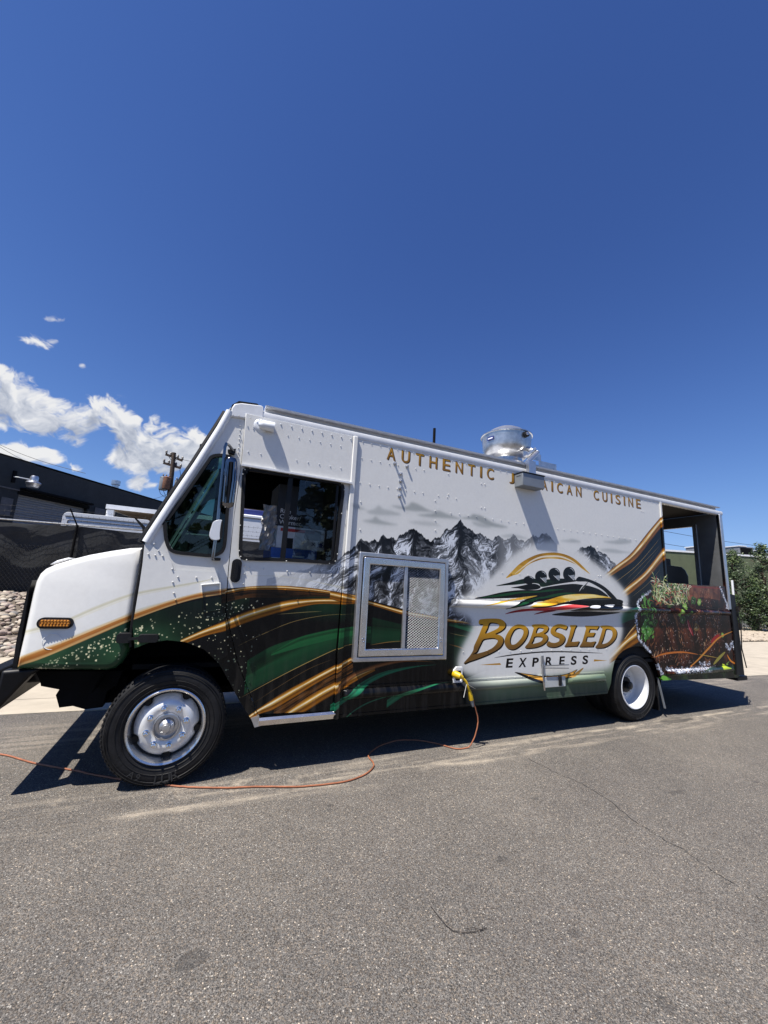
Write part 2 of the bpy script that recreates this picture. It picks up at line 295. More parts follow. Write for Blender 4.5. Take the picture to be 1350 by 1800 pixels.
    # ---- white glow behind the badge
    halo = F((812, 1052), (845, 1035), (875, 1005), (905, 975), (950, 955), (1000, 958), (1045, 990), (1080, 1018), (1100, 1042), (1104, 1060), (1092, 1085), (1094, 1110), (1086, 1140), (1074, 1158), (1068, 1172), (1000, 1182), (900, 1190), (835, 1188), (806, 1172), (812, 1140), (828, 1110), (832, 1090), (800, 1072))
    W = C255(221, 220, 215)
    cv.soft(catmull(halo, 6), W, .05, 1.0); cv.soft(catmull(halo, 6), W, .02, .7)
    # ---- bobsled badge
    oA, oB, oC, oD, oE = ((810, 1080), 9.), ((950, 1080), 9.), ((820, 960), 8.4375), ((950, 960), 8.4375), ((840, 1130), 5.625)
    def shape(rings, col, al=1, n=5, sh=None, shc=(16, 14, 12)):
        rr = [[tuple(p) for p in catmull(r, n)] if n else r for r in rings]
        if sh:
            for k in (.35, .7, 1): cv.poly(rr, C255(*shc), 1, (sh[0] * k, sh[1] * k))
        cv.poly(rr, col, al)
    GB = lambda X, Z: ramp(fbm(X * 3 + Z * 4, Z * 9, 3, 2), [(.2, (150, 104, 22)), (.5, (196, 146, 40)), (.75, (222, 184, 96))])
    K = C255(12, 13, 15)
    shape([P(oC, (585, 475), (680, 370), (780, 270), (900, 190), (1050, 125), (1200, 98), (1350, 98), (1497, 135), (1617, 200), (1717, 290), (1832, 415), (1700, 325), (1600, 262), (1450, 205), (1300, 187), (1150, 190), (1000, 235), (900, 290), (850, 335), (770, 410), (690, 435))], GB)
    cv.line(P(oC, (720, 410), (850, 305), (960, 225), (1100, 165), (1250, 150), (1400, 158), (1540, 210), (1650, 285), (1740, 370)), .022, C255(236, 226, 206), .9)
    shape([P(oC, (435, 590), (640, 540), (850, 485), (1000, 480), (1100, 500), (1400, 480), (1600, 500), (1625, 522), (1500, 540), (1300, 572), (1120, 605), (1070, 560), (960, 548), (750, 570), (600, 580))], lambda X, Z: ramp(fbm(X * 5, Z * 20, 2, 9), [(.3, (9, 10, 12)), (.8, (20, 44, 28))]))
    for cx_, cy_, rx, ry in ((925, 505, 80, 62), (1105, 452, 88, 90), (1302, 420, 88, 98), (1522, 415, 90, 108)):
        el = [(cx_ + rx * math.cos(a), cy_ + ry * math.sin(a)) for a in np.linspace(0, 2 * np.pi, 40)[:-1]]
        shape([P(oC, *el)], K, 1, 0)
        cv.line(P(oC, (cx_ + rx * .1, cy_ - ry * .82), (cx_ + rx * .5, cy_ - ry * .68), (cx_ + rx * .8, cy_ - ry * .3)), .008, C255(225, 228, 230), .95)
        if cx_ > 1000:
            shape([P(oC, (cx_ + 5, cy_ + 22), (cx_ + 80, cy_ + 8), (cx_ + 82, cy_ + 88))], C255(150, 155, 160), 1, 0)
            cv.line(P(oC, (cx_ - 15, cy_ + 10), (cx_ + 30, cy_ + 50), (cx_ + 75, cy_ + 95)), .008, C255(235, 235, 235), 1)
    shape([P(oC, (660, 618), (800, 590), (950, 560), (1040, 565), (1100, 605), (1050, 640), (900, 650), (830, 640), (760, 625))], K)
    shape([P(oC, (110, 778), (300, 735), (550, 680), (800, 652), (1050, 650), (1150, 615), (1300, 590), (1450, 570), (1597, 560), (1720, 575), (1817, 590), (1947, 632), (2027, 680), (2105, 748), (2000, 735), (1800, 718), (1600, 725), (1400, 765), (1250, 810), (1050, 820), (900, 870), (750, 900), (580, 936), (740, 850), (850, 800), (980, 745), (860, 752), (750, 766), (450, 776))], K)
    for a in (P(oC, (200, 768), (500, 712), (800, 675), (1050, 668), (1250, 640), (1450, 640), (1300, 665), (1050, 690), (800, 700), (550, 742)), P(oC, (1090, 780), (1250, 720), (1450, 690), (1640, 700), (1450, 720), (1250, 760)), P(oC, (640, 915), (800, 840), (1000, 775), (1150, 750), (1000, 810), (800, 870))):
        shape([a], C255(24, 74, 42), .9)
    shape([P(oC, (220, 890), (450, 828), (700, 780), (900, 748), (1055, 735), (850, 790), (700, 806), (500, 840))], C255(218, 172, 62), 1)
    shape([P(oC, (905, 905), (1050, 835), (1200, 800), (1400, 740), (1600, 712), (1850, 712), (1997, 735), (2157, 768), (1997, 770), (1797, 775), (1597, 800), (1447, 832), (1300, 880), (1150, 900))],
          lambda X, Z: ramp(np.clip(.5 + (fbm(X * 3, Z * 30, 3, 12) - .5) * 2, 0, 1), [(0, (206, 150, 26)), (.6, (240, 190, 60)), (1, (250, 226, 150))]))
    shape([P(oC, (570, 1008), (700, 960), (900, 925), (1150, 905), (1297, 895), (1497, 868), (1697, 868), (1797, 885), (1650, 912), (1450, 940), (1250, 962), (1000, 958), (850, 970), (700, 988))], lambda X, Z: ramp((X - S(900, 1070)[0]) / 1.2, [(0, (130, 16, 26)), (.6, (214, 60, 62)), (1, (236, 100, 96))]))
    shape([P(oC, (1000, 1013), (1100, 975), (1250, 945), (1420, 925), (1300, 965), (1150, 990))], C255(120, 20, 30))
    shape([P(oD, (-150, 905), (100, 880), (350, 832), (600, 790), (850, 768), (1060, 775), (1200, 800), (1225, 830), (1200, 890), (1150, 935), (1000, 955), (800, 952), (450, 960), (560, 915), (690, 890), (500, 868), (330, 862), (150, 890), (-50, 915))], K)
    shape([P(oD, (690, 905), (740, 880), (855, 880), (830, 915), (760, 922))], C255(240, 240, 240)); shape([P(oD, (935, 875), (1085, 865), (1050, 895), (1000, 902))], C255(226, 228, 230))
    shape([P(oD, (530, 520), (560, 458), (620, 462), (760, 505), (900, 570), (1020, 660), (1140, 795), (1040, 765), (950, 670), (830, 590), (700, 530))], K)
    shape([P(oD, (600, 800), (850, 782), (1050, 790), (850, 800))], C255(80, 84, 88), .7)
    for a in (P(oD, (575, 672), (615, 610), (660, 565)), P(oD, (625, 640), (655, 595), (700, 545))): cv.line(a, .012, C255(225, 226, 220), 1)
    cv.line(P(oD, (560, 700), (630, 620), (710, 530)), .014, K, 1)
    shape([P(oD, (170, 1015), (400, 975), (650, 965), (900, 975), (1180, 985), (950, 1020), (650, 1045), (350, 1035))], K)
    # ---- BOBSLED
    zt_, zb_ = S(960, 1096)[1], S(960, 1142)[1]
    GL = lambda X, Z: ramp(np.clip((Z - zb_) / (zt_ - zb_), -.5, 1.1), [(-.5, (104, 76, 40)), (.1, (116, 84, 42)), (.5, (170, 124, 38)), (.85, (206, 152, 40)), (1.1, (190, 138, 36))])
    B_ = lambda *p: P(oB, *p)
    sh = (.016, -.012)
    for rings in ([P(oA, (290, 95), (330, 75), (480, 65), (600, 70), (660, 90), (700, 130), (705, 180), (680, 225), (620, 270), (545, 310), (610, 325), (655, 355), (672, 400), (665, 450), (630, 510), (570, 560), (480, 610), (380, 655), (250, 705), (130, 745), (45, 775), (140, 660), (195, 570), (210, 500), (270, 370), (325, 235), (350, 160), (287, 150)),
                   P(oA, (455, 135), (540, 133), (590, 150), (607, 180), (590, 215), (530, 250), (450, 285), (385, 300), (420, 220)), P(oA, (350, 400), (430, 380), (510, 375), (560, 390), (585, 420), (560, 470), (500, 530), (400, 580), (300, 610), (185, 635), (250, 590), (280, 530), (310, 470))],
                  [P(oA, (910, 158), (980, 165), (1035, 195), (1062, 250), (1055, 320), (1010, 410), (940, 490), (860, 545), (790, 555), (730, 530), (697, 470), (695, 400), (730, 310), (790, 220), (850, 175)), P(oA, (905, 215), (950, 222), (985, 250), (990, 300), (960, 370), (900, 440), (850, 475), (800, 475), (780, 440), (778, 390), (800, 320), (845, 245))],
                  [P(oA, (1120, 180), (1150, 160), (1260, 155), (1330, 160), (1375, 185), (1385, 220), (1360, 270), (1315, 305), (1355, 320), (1375, 360), (1365, 410), (1320, 460), (1260, 497), (1150, 527), (1015, 528), (1075, 440), (1120, 330), (1150, 230), (1146, 200)), P(oA, (1215, 215), (1270, 212), (1305, 222), (1310, 245), (1280, 275), (1190, 298)), P(oA, (1165, 355), (1240, 350), (1285, 362), (1295, 390), (1270, 425), (1210, 450), (1120, 465), (1145, 410))],
                  [B_((420, 180), (415, 215), (395, 240), (350, 225), (300, 208), (260, 215), (235, 245), (245, 275), (300, 295), (355, 320), (385, 360), (382, 410), (350, 460), (290, 500), (210, 520), (130, 510), (95, 480), (130, 425), (170, 445), (230, 450), (285, 430), (300, 400), (280, 370), (220, 345), (170, 310), (158, 270), (170, 225), (210, 180), (280, 155), (350, 158))],
                  [B_((945, 185), (1000, 175), (1090, 178), (1160, 205), (1200, 255), (1205, 320), (1180, 390), (1120, 460), (1040, 510), (970, 530), (868, 525), (910, 460), (940, 370), (970, 270), (980, 220), (950, 200)), B_((1035, 235), (1080, 232), (1125, 255), (1140, 300), (1130, 360), (1090, 420), (1040, 455), (965, 465), (990, 390), (1015, 300))]):
        shape(rings, GL, 1, 4, sh)
    for rings in ([B_((470, 170), (570, 168), (570, 180), (545, 220), (505, 350), (475, 430), (530, 435), (615, 425), (600, 455), (578, 500), (480, 505), (378, 510), (420, 440), (455, 330), (480, 220), (468, 190))],
                  [B_((705, 178), (925, 180), (920, 200), (890, 242), (850, 232), (780, 232), (762, 290), (865, 288), (835, 350), (735, 352), (715, 430), (790, 438), (875, 425), (850, 470), (830, 510), (615, 512), (660, 440), (690, 340), (722, 225), (710, 200))]):
        shape(rings, GL, 1, 0, sh)
    shape([P(oE, (160, 148), (350, 112), (600, 87), (800, 82), (1000, 88), (1240, 103), (1000, 98), (800, 93), (600, 99), (350, 124))], K, 1, 4)
    for a in (P(oE, (20, 218), (120, 208), (220, 200), (230, 218), (120, 220)), P(oE, (1150, 163), (1200, 168), (1280, 175), (1200, 180), (1145, 185))): shape([a], C255(176, 130, 52), 1, 0)
    shape([P(oE, (365, 290), (500, 308), (650, 325), (800, 320), (900, 298), (985, 262), (930, 320), (850, 365), (750, 395), (650, 397), (530, 372), (450, 335))], K)
    shape([P(oE, (420, 296), (520, 318), (650, 335), (800, 328), (900, 303), (975, 268), (925, 315), (850, 357), (750, 385), (680, 385), (590, 362), (500, 330))], C255(196, 146, 60))
    cv.line(P(oE, (900, 335), (980, 300), (1045, 248)), .03, C255(150, 112, 50), 1)
    for ch, x0, y0, x1_, y1 in (('E', 275, 155, 345, 248), ('X', 400, 150, 480, 243), ('P', 535, 147, 600, 237), ('R', 665, 140, 738, 230), ('E', 802, 135, 858, 222), ('S', 917, 130, 976, 220), ('S', 1032, 125, 1090, 213)):
        a = P(oE, (x0, y1))[0]; b = P(oE, (x1_, y1))[0]; c = P(oE, (x0 + 10, y0))[0]
        draw_glyph(cv, ch, a[0], a[1], (b[0] - a[0]) * .95, c[1] - a[1], K, .17, .03)
    # ---- AUTHENTIC JAMAICAN CUISINE
    word = 'AUTHENTIC JAMAICAN CUISINE'
    adv = {' ': .55, 'I': .16, 'J': .44, 'M': .74}
    a0 = S(679.5, 807.5)[0]; a1 = S(1126, 889)[0]; tot = sum(adv.get(c, .58) for c in word); sp = .42
    k = (a1 - a0) / (tot + sp * (len(word) - 1)); x = a0; z0 = S(683, 808)[1]; hh = S(684, 786)[1] - z0
    print('LETTER', a0, a1, z0, hh, S(1122, 889), S(1122, 874), k)
    for c in word:
        w = adv.get(c, .58) * k
        if c != ' ':
            draw_glyph(cv, c, x + .010, z0 - .008, w, hh, C255(50, 42, 34), 0, .012)
            draw_glyph(cv, c, x, z0, w, hh, lambda X, Z: ramp((Z - z0) / hh, [(0, (128, 92, 40)), (1, (196, 146, 48))]), 0, .012)
        x += w + sp * k
    # ---- printed photograph of a foil tray of grilled meat with garnish
    fx = lambda *p: P(((1100, 1020), 6.75), *p)
    tray = fx((365, 30), (290, 130), (215, 175), (130, 250), (150, 330), (115, 420), (125, 560), (140, 700), (210, 790), (280, 850), (340, 920), (400, 1020), (420, 1130), (1300, 1140), (1400, 900), (1400, 20), (1000, 30), (480, 20), (420, -40))
    m, r0, c0 = cv.cover([catmull(tray, 4)]); h, w = m.shape
    X, Z = np.meshgrid(cv.X[c0:c0 + w], cv.Z[r0:r0 + h]); wv = fbm(X * 4, Z * 4, 3, 81)
    n = fbm(X * 6 + wv * 3, Z * 4 + wv * 2, 5, 83, .6); n2 = fbm(X * 30, Z * 22, 4, 85, .65)
    meat = ramp(np.clip(n * 1.4 - .25 + (n2 - .5) * .5, 0, 1), [(.1, (14, 9, 9)), (.32, (34, 18, 16)), (.48, (66, 30, 22)), (.62, (108, 52, 30)), (.78, (156, 92, 48)), (1, (196, 140, 90))])
    cv.blend(m, r0, c0, meat)
    rs = np.random.RandomState(12)
    def inner(u0, v0, u1, v1):
        u, v = rs.uniform(u0, u1), rs.uniform(v0, v1); return fx((u, v))[0]
    def blob(x, z, a, b, th, col, al=1.):
        n_ = 12; q = np.linspace(0, 2 * np.pi, n_, endpoint=False); j = 1 + .16 * rs.randn(n_)
        cv.poly([[(x + math.cos(th) * a * j[i] * math.cos(q[i]) - math.sin(th) * b * j[i] * math.sin(q[i]), z + math.sin(th) * a * j[i] * math.cos(q[i]) + math.cos(th) * b * j[i] * math.sin(q[i])) for i in range(n_)]], col, al)
    # chunks of meat with dark gaps, glaze and char
    cv.blend(m, r0, c0, C255(16, 10, 10), .45)
    for (u, v, a, b, th) in ((400, 640, .20, .36, -.25), (560, 690, .12, .36, .25), (735, 690, .19, .38, .35), (1000, 590, .20, .27, 0), (885, 640, .13, .32, .3), (1120, 700, .14, .24, -.4), (1010, 800, .20, .15, 0), (470, 900, .28, .10, 0), (720, 920, .28, .12, .1), (985, 230, .24, .15, 0), (1100, 480, .14, .16, .2), (480, 440, .16, .10, .4), (860, 440, .16, .10, -.3)):
        x, z = fx((u, v))[0]; blob(x + .02, z - .02, a * 1.06, b * 1.06, th, C255(10, 6, 7), .9)
        for k in range(10):
            t = 1 - k / 10; c = np.array((20, 10, 9)) * t + np.array((98, 50, 32)) * (1 - t)
            blob(x - a * .28 * (1 - t), z + b * .22 * (1 - t), a * t, b * t, th, C255(*c), .8)
        for k in range(150):      # fibres and glaze run along the chunk
            q, rr = rs.rand() * 6.28, rs.rand() ** .5; lx, lz = a * rr * math.cos(q), b * rr * math.sin(q); ct, st_ = math.cos(th), math.sin(th); px_, pz_ = x + lx * ct - lz * st_, z + lx * st_ + lz * ct
            L = rs.uniform(.02, .075); g = th + math.pi / 2 + rs.randn() * .28 + lx * 2; lit = .5 - lx / a * .45 + lz / b * .25
            c = [(8, 5, 6), (22, 11, 11), (66, 28, 24), (116, 60, 38), (176, 116, 72), (232, 192, 146)][int(np.clip(rs.normal(lit * 4.4, 1.2), 0, 5))]
            cv.line([(px_ - L / 2 * math.cos(g), pz_ - L / 2 * math.sin(g)), (px_ + rs.randn() * .004, pz_ + rs.randn() * .004), (px_ + L / 2 * math.cos(g), pz_ + L / 2 * math.sin(g))], rs.uniform(.004, .013), C255(*c), .75)
        for k in range(20):
            q, rr = rs.rand() * 6.28, rs.rand() ** .5
            blob(x + a * rr * math.cos(q) - a * .2, z + b * rr * math.sin(q) + b * .15, rs.uniform(.003, .011), rs.uniform(.002, .005), rs.rand() * 3, C255(246, 226, 214), .85)
    m2, r2, c2 = cv.cover([fx((700, 60), (1120, 70), (1120, 240), (900, 200), (740, 240))]); X2, Z2 = np.meshgrid(cv.X[c2:c2 + m2.shape[1]], cv.Z[r2:r2 + m2.shape[0]])
    cv.blend(m2, r2, c2, ramp(fbm(X2 * 14, Z2 * 14, 4, 91), [(.3, (110, 56, 34)), (.7, (176, 112, 76))]), .55)
    cv.line(fx((560, 45), (800, 75), (1170, 100)), .02, C255(140, 40, 34), .7)
    # greens: onions, beans and leaves
    for k in range(120):
        x, z = inner(190, 180, 330, 700); blob(x, z, rs.uniform(.02, .045), rs.uniform(.012, .024), rs.randn() * .6 + 1.2, C255(*[(30, 62, 28), (56, 104, 44), (88, 140, 60), (18, 36, 20)][rs.randint(4)]), .9)
    for k in range(8):
        x, z = fx(((225, 620), (250, 560), (215, 530), (230, 690), (240, 480), (270, 620), (210, 590), (235, 650))[k])[0]
        blob(x, z, .04, .024, 1.0 + .4 * rs.randn(), C255(70, 128, 52)); blob(x - .01, z + .008, .014, .007, 1.0, C255(196, 220, 180), .8)
    for k in range(90):
        x, z = inner(320, 40, 700, 300); blob(x, z, rs.uniform(.03, .06), rs.uniform(.015, .03), rs.rand() * 3, C255(*[(30, 44, 22), (60, 84, 38), (110, 130, 76), (90, 40, 26)][rs.randint(4)]), .9)
    for k in range(330):
        x, z = inner(330, 0, 760, 300); L = rs.uniform(.05, .17); th = rs.rand() * math.pi
        c = [(150, 176, 96), (214, 220, 160), (84, 122, 52), (236, 230, 190), (166, 60, 44), (40, 62, 28), (206, 170, 120)][rs.randint(7)]
        cv.line([(x, z), (x + L * .5 * math.cos(th), z + L * .5 * math.sin(th) + .015), (x + L * math.cos(th), z + L * math.sin(th))], rs.uniform(.007, .017), C255(*c), .95)
    for (u, v, a, g) in ((800, 240, .07, 0), (870, 260, .06, 1), (700, 310, .06, 1), (640, 385, .055, 1), (740, 400, .055, 0), (675, 470, .07, 0), (840, 560, .07, 2), (345, 500, .06, 0), (1150, 650, .04, 1)):
        x, z = fx((u, v))[0]
        blob(x, z, a, a * .8, .4, C255(*((50, 84, 34), (110, 150, 60), (110, 84, 44))[g])); blob(x, z, a * .7, a * .55, .4, C255(*((28, 50, 24), (150, 180, 96), (70, 52, 30))[g]), .8)
        for k in range(5): blob(x + rs.randn() * a * .3, z + rs.randn() * a * .25, a * .12, a * .07, rs.rand() * 3, C255(222, 222, 180), .7)
    for pts, w, c in ((fx((735, 470), (760, 560), (800, 660)), .07, (120, 24, 32)), (fx((730, 480), (752, 560), (785, 640)), .012, (214, 130, 130)), (fx((1010, 740), (1060, 690), (1110, 650)), .07, (150, 34, 36)),
                      (fx((340, 915), (430, 880), (560, 858), (700, 855), (860, 880)), .026, (196, 108, 40)), (fx((700, 1080), (850, 950), (1000, 790), (1110, 680), (1280, 600)), .03, (206, 130, 50)),
                      (fx((870, 880), (980, 900), (1090, 920)), .012, (170, 140, 60)), (fx((1040, 1000), (1100, 930), (1180, 850)), .05, (150, 140, 60)), (fx((1200, 880), (1250, 960), (1330, 1000)), .03, (222, 130, 40)),
                      (fx((1040, 1130), (1080, 1070), (1170, 1020), (1230, 960)), .028, (120, 150, 70))):
        cv.line(pts, w, C255(*c), .95)
    # crumpled foil rim
    def foil(path, wd, n_):
        Pp = np.array(catmull(path, 10, False))
        for k in range(n_):
            i = rs.randint(len(Pp)); x, z = Pp[i] + rs.randn(2) * wd
            q = rs.rand(4) * 6.28; r_ = rs.uniform(.004, .026, 4); o = np.argsort(q)
            g = [(232, 236, 242), (196, 204, 216), (120, 130, 146), (244, 246, 250), (66, 72, 84), (160, 168, 182)][rs.randint(6)]
            cv.poly([[(x + r_[j] * math.cos(q[j]), z + r_[j] * math.sin(q[j])) for j in o]], C255(*g), .9)
    foil(fx((290, 135), (215, 180), (145, 260), (140, 340), (120, 430), (140, 560), (160, 700), (240, 790), (290, 850)), .010, 420)
    foil(fx((1120, 80), (1160, 180), (1200, 280), (1210, 340)), .012, 200); foil(fx((1190, 760), (1230, 820), (1260, 740), (1290, 800)), .016, 200)
    foil(fx((380, 1000), (420, 1090), (440, 1120)), .012, 110); foil(fx((480, 1050), (620, 1060), (760, 1045), (900, 1040), (1040, 1035)), .011, 360); foil(fx((880, 990), (1000, 990)), .012, 60)
    g_ = cv.c[r0:r0 + m.shape[0], c0:c0 + m.shape[1]]; lum = g_.mean(-1, keepdims=True); g_ += (np.clip(g_ ** .97 * 1.03, 0, 1) - g_) * (m[..., None] * sstep(.06, .2, lum))
    # green border under the tray
    zc = lambda u, v: fx((u, v))[0]
    cv.band([zc(410, 1125), zc(520, 1100), zc(800, 1090), zc(1050, 1015), zc(1400, 1000)], [(zc(410, 1200)[0], .3), (8.1, .3)], lambda t, X, Z: ramp(fbm(X * 4, Z * 6, 3, 95), [(.3, (18, 30, 22)), (.6, (34, 62, 42)), (.85, (110, 140, 70))]), .85)
    shape([fx((420, 1170), (440, 1130), (500, 1150), (540, 1180), (470, 1200))], C255(120, 190, 70)); shape([fx((1120, 1050), (1150, 990), (1180, 1020), (1220, 1040), (1160, 1050))], C255(206, 226, 60))
    foil(fx((560, 1090), (760, 1080), (980, 1075)), .01, 160)
    return cv
# ------------------------------------------------------------------ world: clear deep sky with a bank of cumulus low on the left
def az_el(px, py):
    d = R3 @ np.array([px - 675.0, py - 900.0, FPX]); d = d / np.linalg.norm(d)
    return (math.atan2(d[0], d[1]), math.asin(d[2]))
def build_sky():
    nt = world.node_tree; N = nt.nodes; L = nt.links; N.clear()
    out = N.new('ShaderNodeOutputWorld'); bg = N.new('ShaderNodeBackground'); sky = N.new('ShaderNodeTexSky')
    sky.sky_type = 'NISHITA'; sky.sun_disc = False; sky.sun_elevation = math.asin(SUN.z); sky.sun_rotation = math.atan2(SUN.x, SUN.y)
    sky.altitude = 1700; sky.air_density = 1.0; sky.dust_density = 0.15; sky.ozone_density = 3.0
    def grade(op, src, val):
        n = N.new('ShaderNodeVectorMath'); n.operation = op; L.new(src, n.inputs[0]); n.inputs[1].default_value = val; return n.outputs[0]
    sk_ = grade('MULTIPLY', sky.outputs[0], (1 / 3,) * 3); gm = N.new('ShaderNodeGamma'); gm.inputs[1].default_value = 1.55; L.new(sk_, gm.inputs[0]); sk_ = grade('MULTIPLY', gm.outputs[0], (4.9, 5.1, 6.6))
    dn = grade('ADD', grade('DIVIDE', sk_, (6., 8.6, 13.)), (1., 1., 1.)); sf = N.new('ShaderNodeVectorMath'); sf.operation = 'DIVIDE'; L.new(sk_, sf.inputs[0]); L.new(dn, sf.inputs[1]); sk_ = sf.outputs[0]      # pale but not blown out at the horizon
   # deep mountain blue
    # clouds painted in azimuth/elevation
    (a0, _), (_, e0) = az_el(0, 640), az_el(0, 990)
    A0, E0, A1, E1 = -0.80, 0.02, 0.05, 0.50
    cv = Canvas(A0, E0, A1, E1, 0.0011); cv.c[:] = 0
    q = lambda *p: [az_el(*t) for t in p]
    for ring, bl in ((q((-160, 640), (0, 640), (30, 646), (58, 660), (85, 692), (110, 700), (140, 714), (150, 701), (185, 700), (215, 712), (250, 736), (275, 731), (300, 742), (330, 752), (395, 765), (400, 800), (370, 815), (340, 828), (290, 834), (205, 820), (188, 805), (190, 785), (202, 768), (192, 752), (170, 762), (150, 768), (156, 778), (145, 789), (128, 790), (95, 775), (60, 760), (0, 750), (-160, 760)), .009),
                     (q((36, 597), (60, 590), (85, 594), (108, 590), (112, 598), (100, 610), (70, 611), (45, 604)), .005), (q((136, 640), (150, 637), (152, 644), (140, 646)), .003),
                     (q((-80, 770), (0, 785), (30, 778), (55, 790), (85, 786), (105, 800), (122, 808), (100, 818), (60, 812), (0, 812), (-80, 800)), .006),
                     (q((112, 822), (130, 815), (148, 824), (125, 831)), .004), (q((224, 853), (240, 840), (258, 842), (282, 850), (280, 860), (262, 866), (232, 862)), .005),
                     (q((70, 560), (95, 559), (125, 564), (95, 568)), .004)):
        cv.soft(catmull(ring, 4), np.array((1., 1., 1.)), bl, 1 if bl > .0055 else (.80 if bl == .005 else .62))
    X, Z = np.meshgrid(cv.X, cv.Z); base = cv.c[..., 0]
    wx = fbm(X * 14, Z * 18, 4, 3) - .5
    f = fbm(X * 26 + wx * 3, Z * 34 + wx * 3, 6, 12, .58)
    f2 = fbm(X * 70 + wx * 5, Z * 90 + wx * 5, 4, 52, .6)
    den = base * 1.15 + (f - .5) * 2.1 + (f2 - .5) * .5 - .42
    al = sstep(-.04, .58, den) * sstep(0.0, .2, base)
    sh = np.zeros_like(den); dd = np.clip(den, 0, 1)
    for k in range(1, 26):
        o = int(k * 1.6); sh[:-o or None, :] += 0; t = np.zeros_like(dd); t[:-o, :] = dd[o:, :]; sh += t / 26
    shade = np.clip(1.04 - .40 * sstep(.16, .62, sh) + .9 * (f - .5) - .30 * (f2 - .5), .4, 1)
    lit = ramp(shade, [(.3, (150, 158, 178)), (.62, (192, 199, 213)), (.85, (230, 233, 240)), (1, (250, 250, 250))])
    a = np.ones((cv.H, cv.W, 4), np.float32); a[..., :3] = lit; a[..., 3] = np.clip(al * .97, 0, 1)
    im = bpy.data.images.new('cloud_bank', cv.W, cv.H, alpha=True); im.alpha_mode = 'CHANNEL_PACKED'; im.pixels.foreach_set(a.ravel()); im.update(); im.pack()
    tc = N.new('ShaderNodeTexCoord'); sp = N.new('ShaderNodeSeparateXYZ'); L.new(tc.outputs['Generated'], sp.inputs[0])
    def M(op, a, b=None):
        n = N.new('ShaderNodeMath'); n.operation = op
        for i, v in enumerate((a, b)):
            if v is None: continue
            if isinstance(v, (int, float)): n.inputs[i].default_value = v
            else: L.new(v, n.inputs[i])
        return n.outputs[0]
    az = M('ARCTAN2', sp.outputs[0], sp.outputs[1]); el = M('ARCSINE', sp.outputs[2])
    cx = N.new('ShaderNodeCombineXYZ'); L.new(M('DIVIDE', M('SUBTRACT', az, A0), A1 - A0), cx.inputs[0]); L.new(M('DIVIDE', M('SUBTRACT', el, E0), E1 - E0), cx.inputs[1])
    ti = N.new('ShaderNodeTexImage'); ti.image = im; ti.extension = 'CLIP'; L.new(cx.outputs[0], ti.inputs[0])
    cm = N.new('ShaderNodeMix'); cm.data_type = 'RGBA'; cm.blend_type = 'MULTIPLY'; cm.inputs[0].default_value = 1; L.new(ti.outputs[0], cm.inputs[6]); cm.inputs[7].default_value = (CLOUD, CLOUD, CLOUD, 1)
    mx = N.new('ShaderNodeMix'); mx.data_type = 'RGBA'; L.new(ti.outputs[1], mx.inputs[0]); L.new(sk_, mx.inputs[6]); L.new(cm.outputs[2], mx.inputs[7])
    L.new(mx.outputs[2], bg.inputs[0]); bg.inputs[1].default_value = SKY
    L.new(bg.outputs[0], out.inputs[0])
SKY, CLOUD = 0.066, 9.0

# ------------------------------------------------------------------ materials
MATS = {}
def mat(name, col=(.5, .5, .5), rough=.5, metal=0., var=.12, vs=8., bump=0., bs=60., spec=.5, coat=0., col2=None, f2=.5, s2=3.):
    if name in MATS: return MATS[name]
    m = bpy.data.materials.new(name); m.use_nodes = True; N = m.node_tree.nodes; L = m.node_tree.links; b = N['Principled BSDF']
    tc = N.new('ShaderNodeTexCoord'); no = N.new('ShaderNodeTexNoise'); no.inputs['Scale'].default_value = vs; no.inputs['Detail'].default_value = 6; no.inputs['Roughness'].default_value = .6
    L.new(tc.outputs['Object'], no.inputs['Vector'])
    r = N.new('ShaderNodeValToRGB'); r.color_ramp.elements[0].position = .3; r.color_ramp.elements[1].position = .72
    lo = [max(c * (1 - var * 1.6), 0) for c in col]; hi = [min(c * (1 + var), 1) for c in col]
    r.color_ramp.elements[0].color = (*lo, 1); r.color_ramp.elements[1].color = (*hi, 1); L.new(no.outputs[0], r.inputs[0]); c_out = r.outputs[0]
    if col2:
        n2 = N.new('ShaderNodeTexNoise'); n2.inputs['Scale'].default_value = s2; n2.inputs['Detail'].default_value = 8; n2.inputs['Roughness'].default_value = .7; L.new(tc.outputs['Object'], n2.inputs['Vector'])
        r2 = N.new('ShaderNodeValToRGB'); r2.color_ramp.elements[0].position = f2; r2.color_ramp.elements[1].position = min(f2 + .12, 1); L.new(n2.outputs[0], r2.inputs[0])
        mx = N.new('ShaderNodeMix'); mx.data_type = 'RGBA'; L.new(r2.outputs[0], mx.inputs[0]); L.new(c_out, mx.inputs[6]); mx.inputs[7].default_value = (*col2, 1); c_out = mx.outputs[2]
    L.new(c_out, b.inputs['Base Color'])
    mr = N.new('ShaderNodeMapRange'); L.new(no.outputs[0], mr.inputs[0]); mr.inputs[3].default_value = max(rough - .08, .02); mr.inputs[4].default_value = min(rough + .08, 1); L.new(mr.outputs[0], b.inputs['Roughness'])
    b.inputs['Metallic'].default_value = metal; b.inputs['Specular IOR Level'].default_value = spec; b.inputs['Coat Weight'].default_value = coat; b.inputs['Coat Roughness'].default_value = .06
    if bump:
        nb = N.new('ShaderNodeTexNoise'); nb.inputs['Scale'].default_value = bs; nb.inputs['Detail'].default_value = 5; L.new(tc.outputs['Object'], nb.inputs['Vector'])
        bp = N.new('ShaderNodeBump'); bp.inputs['Strength'].default_value = bump; bp.inputs['Distance'].default_value = .02; L.new(nb.outputs[0], bp.inputs['Height']); L.new(bp.outputs[0], b.inputs['Normal'])
    MATS[name] = m; return m
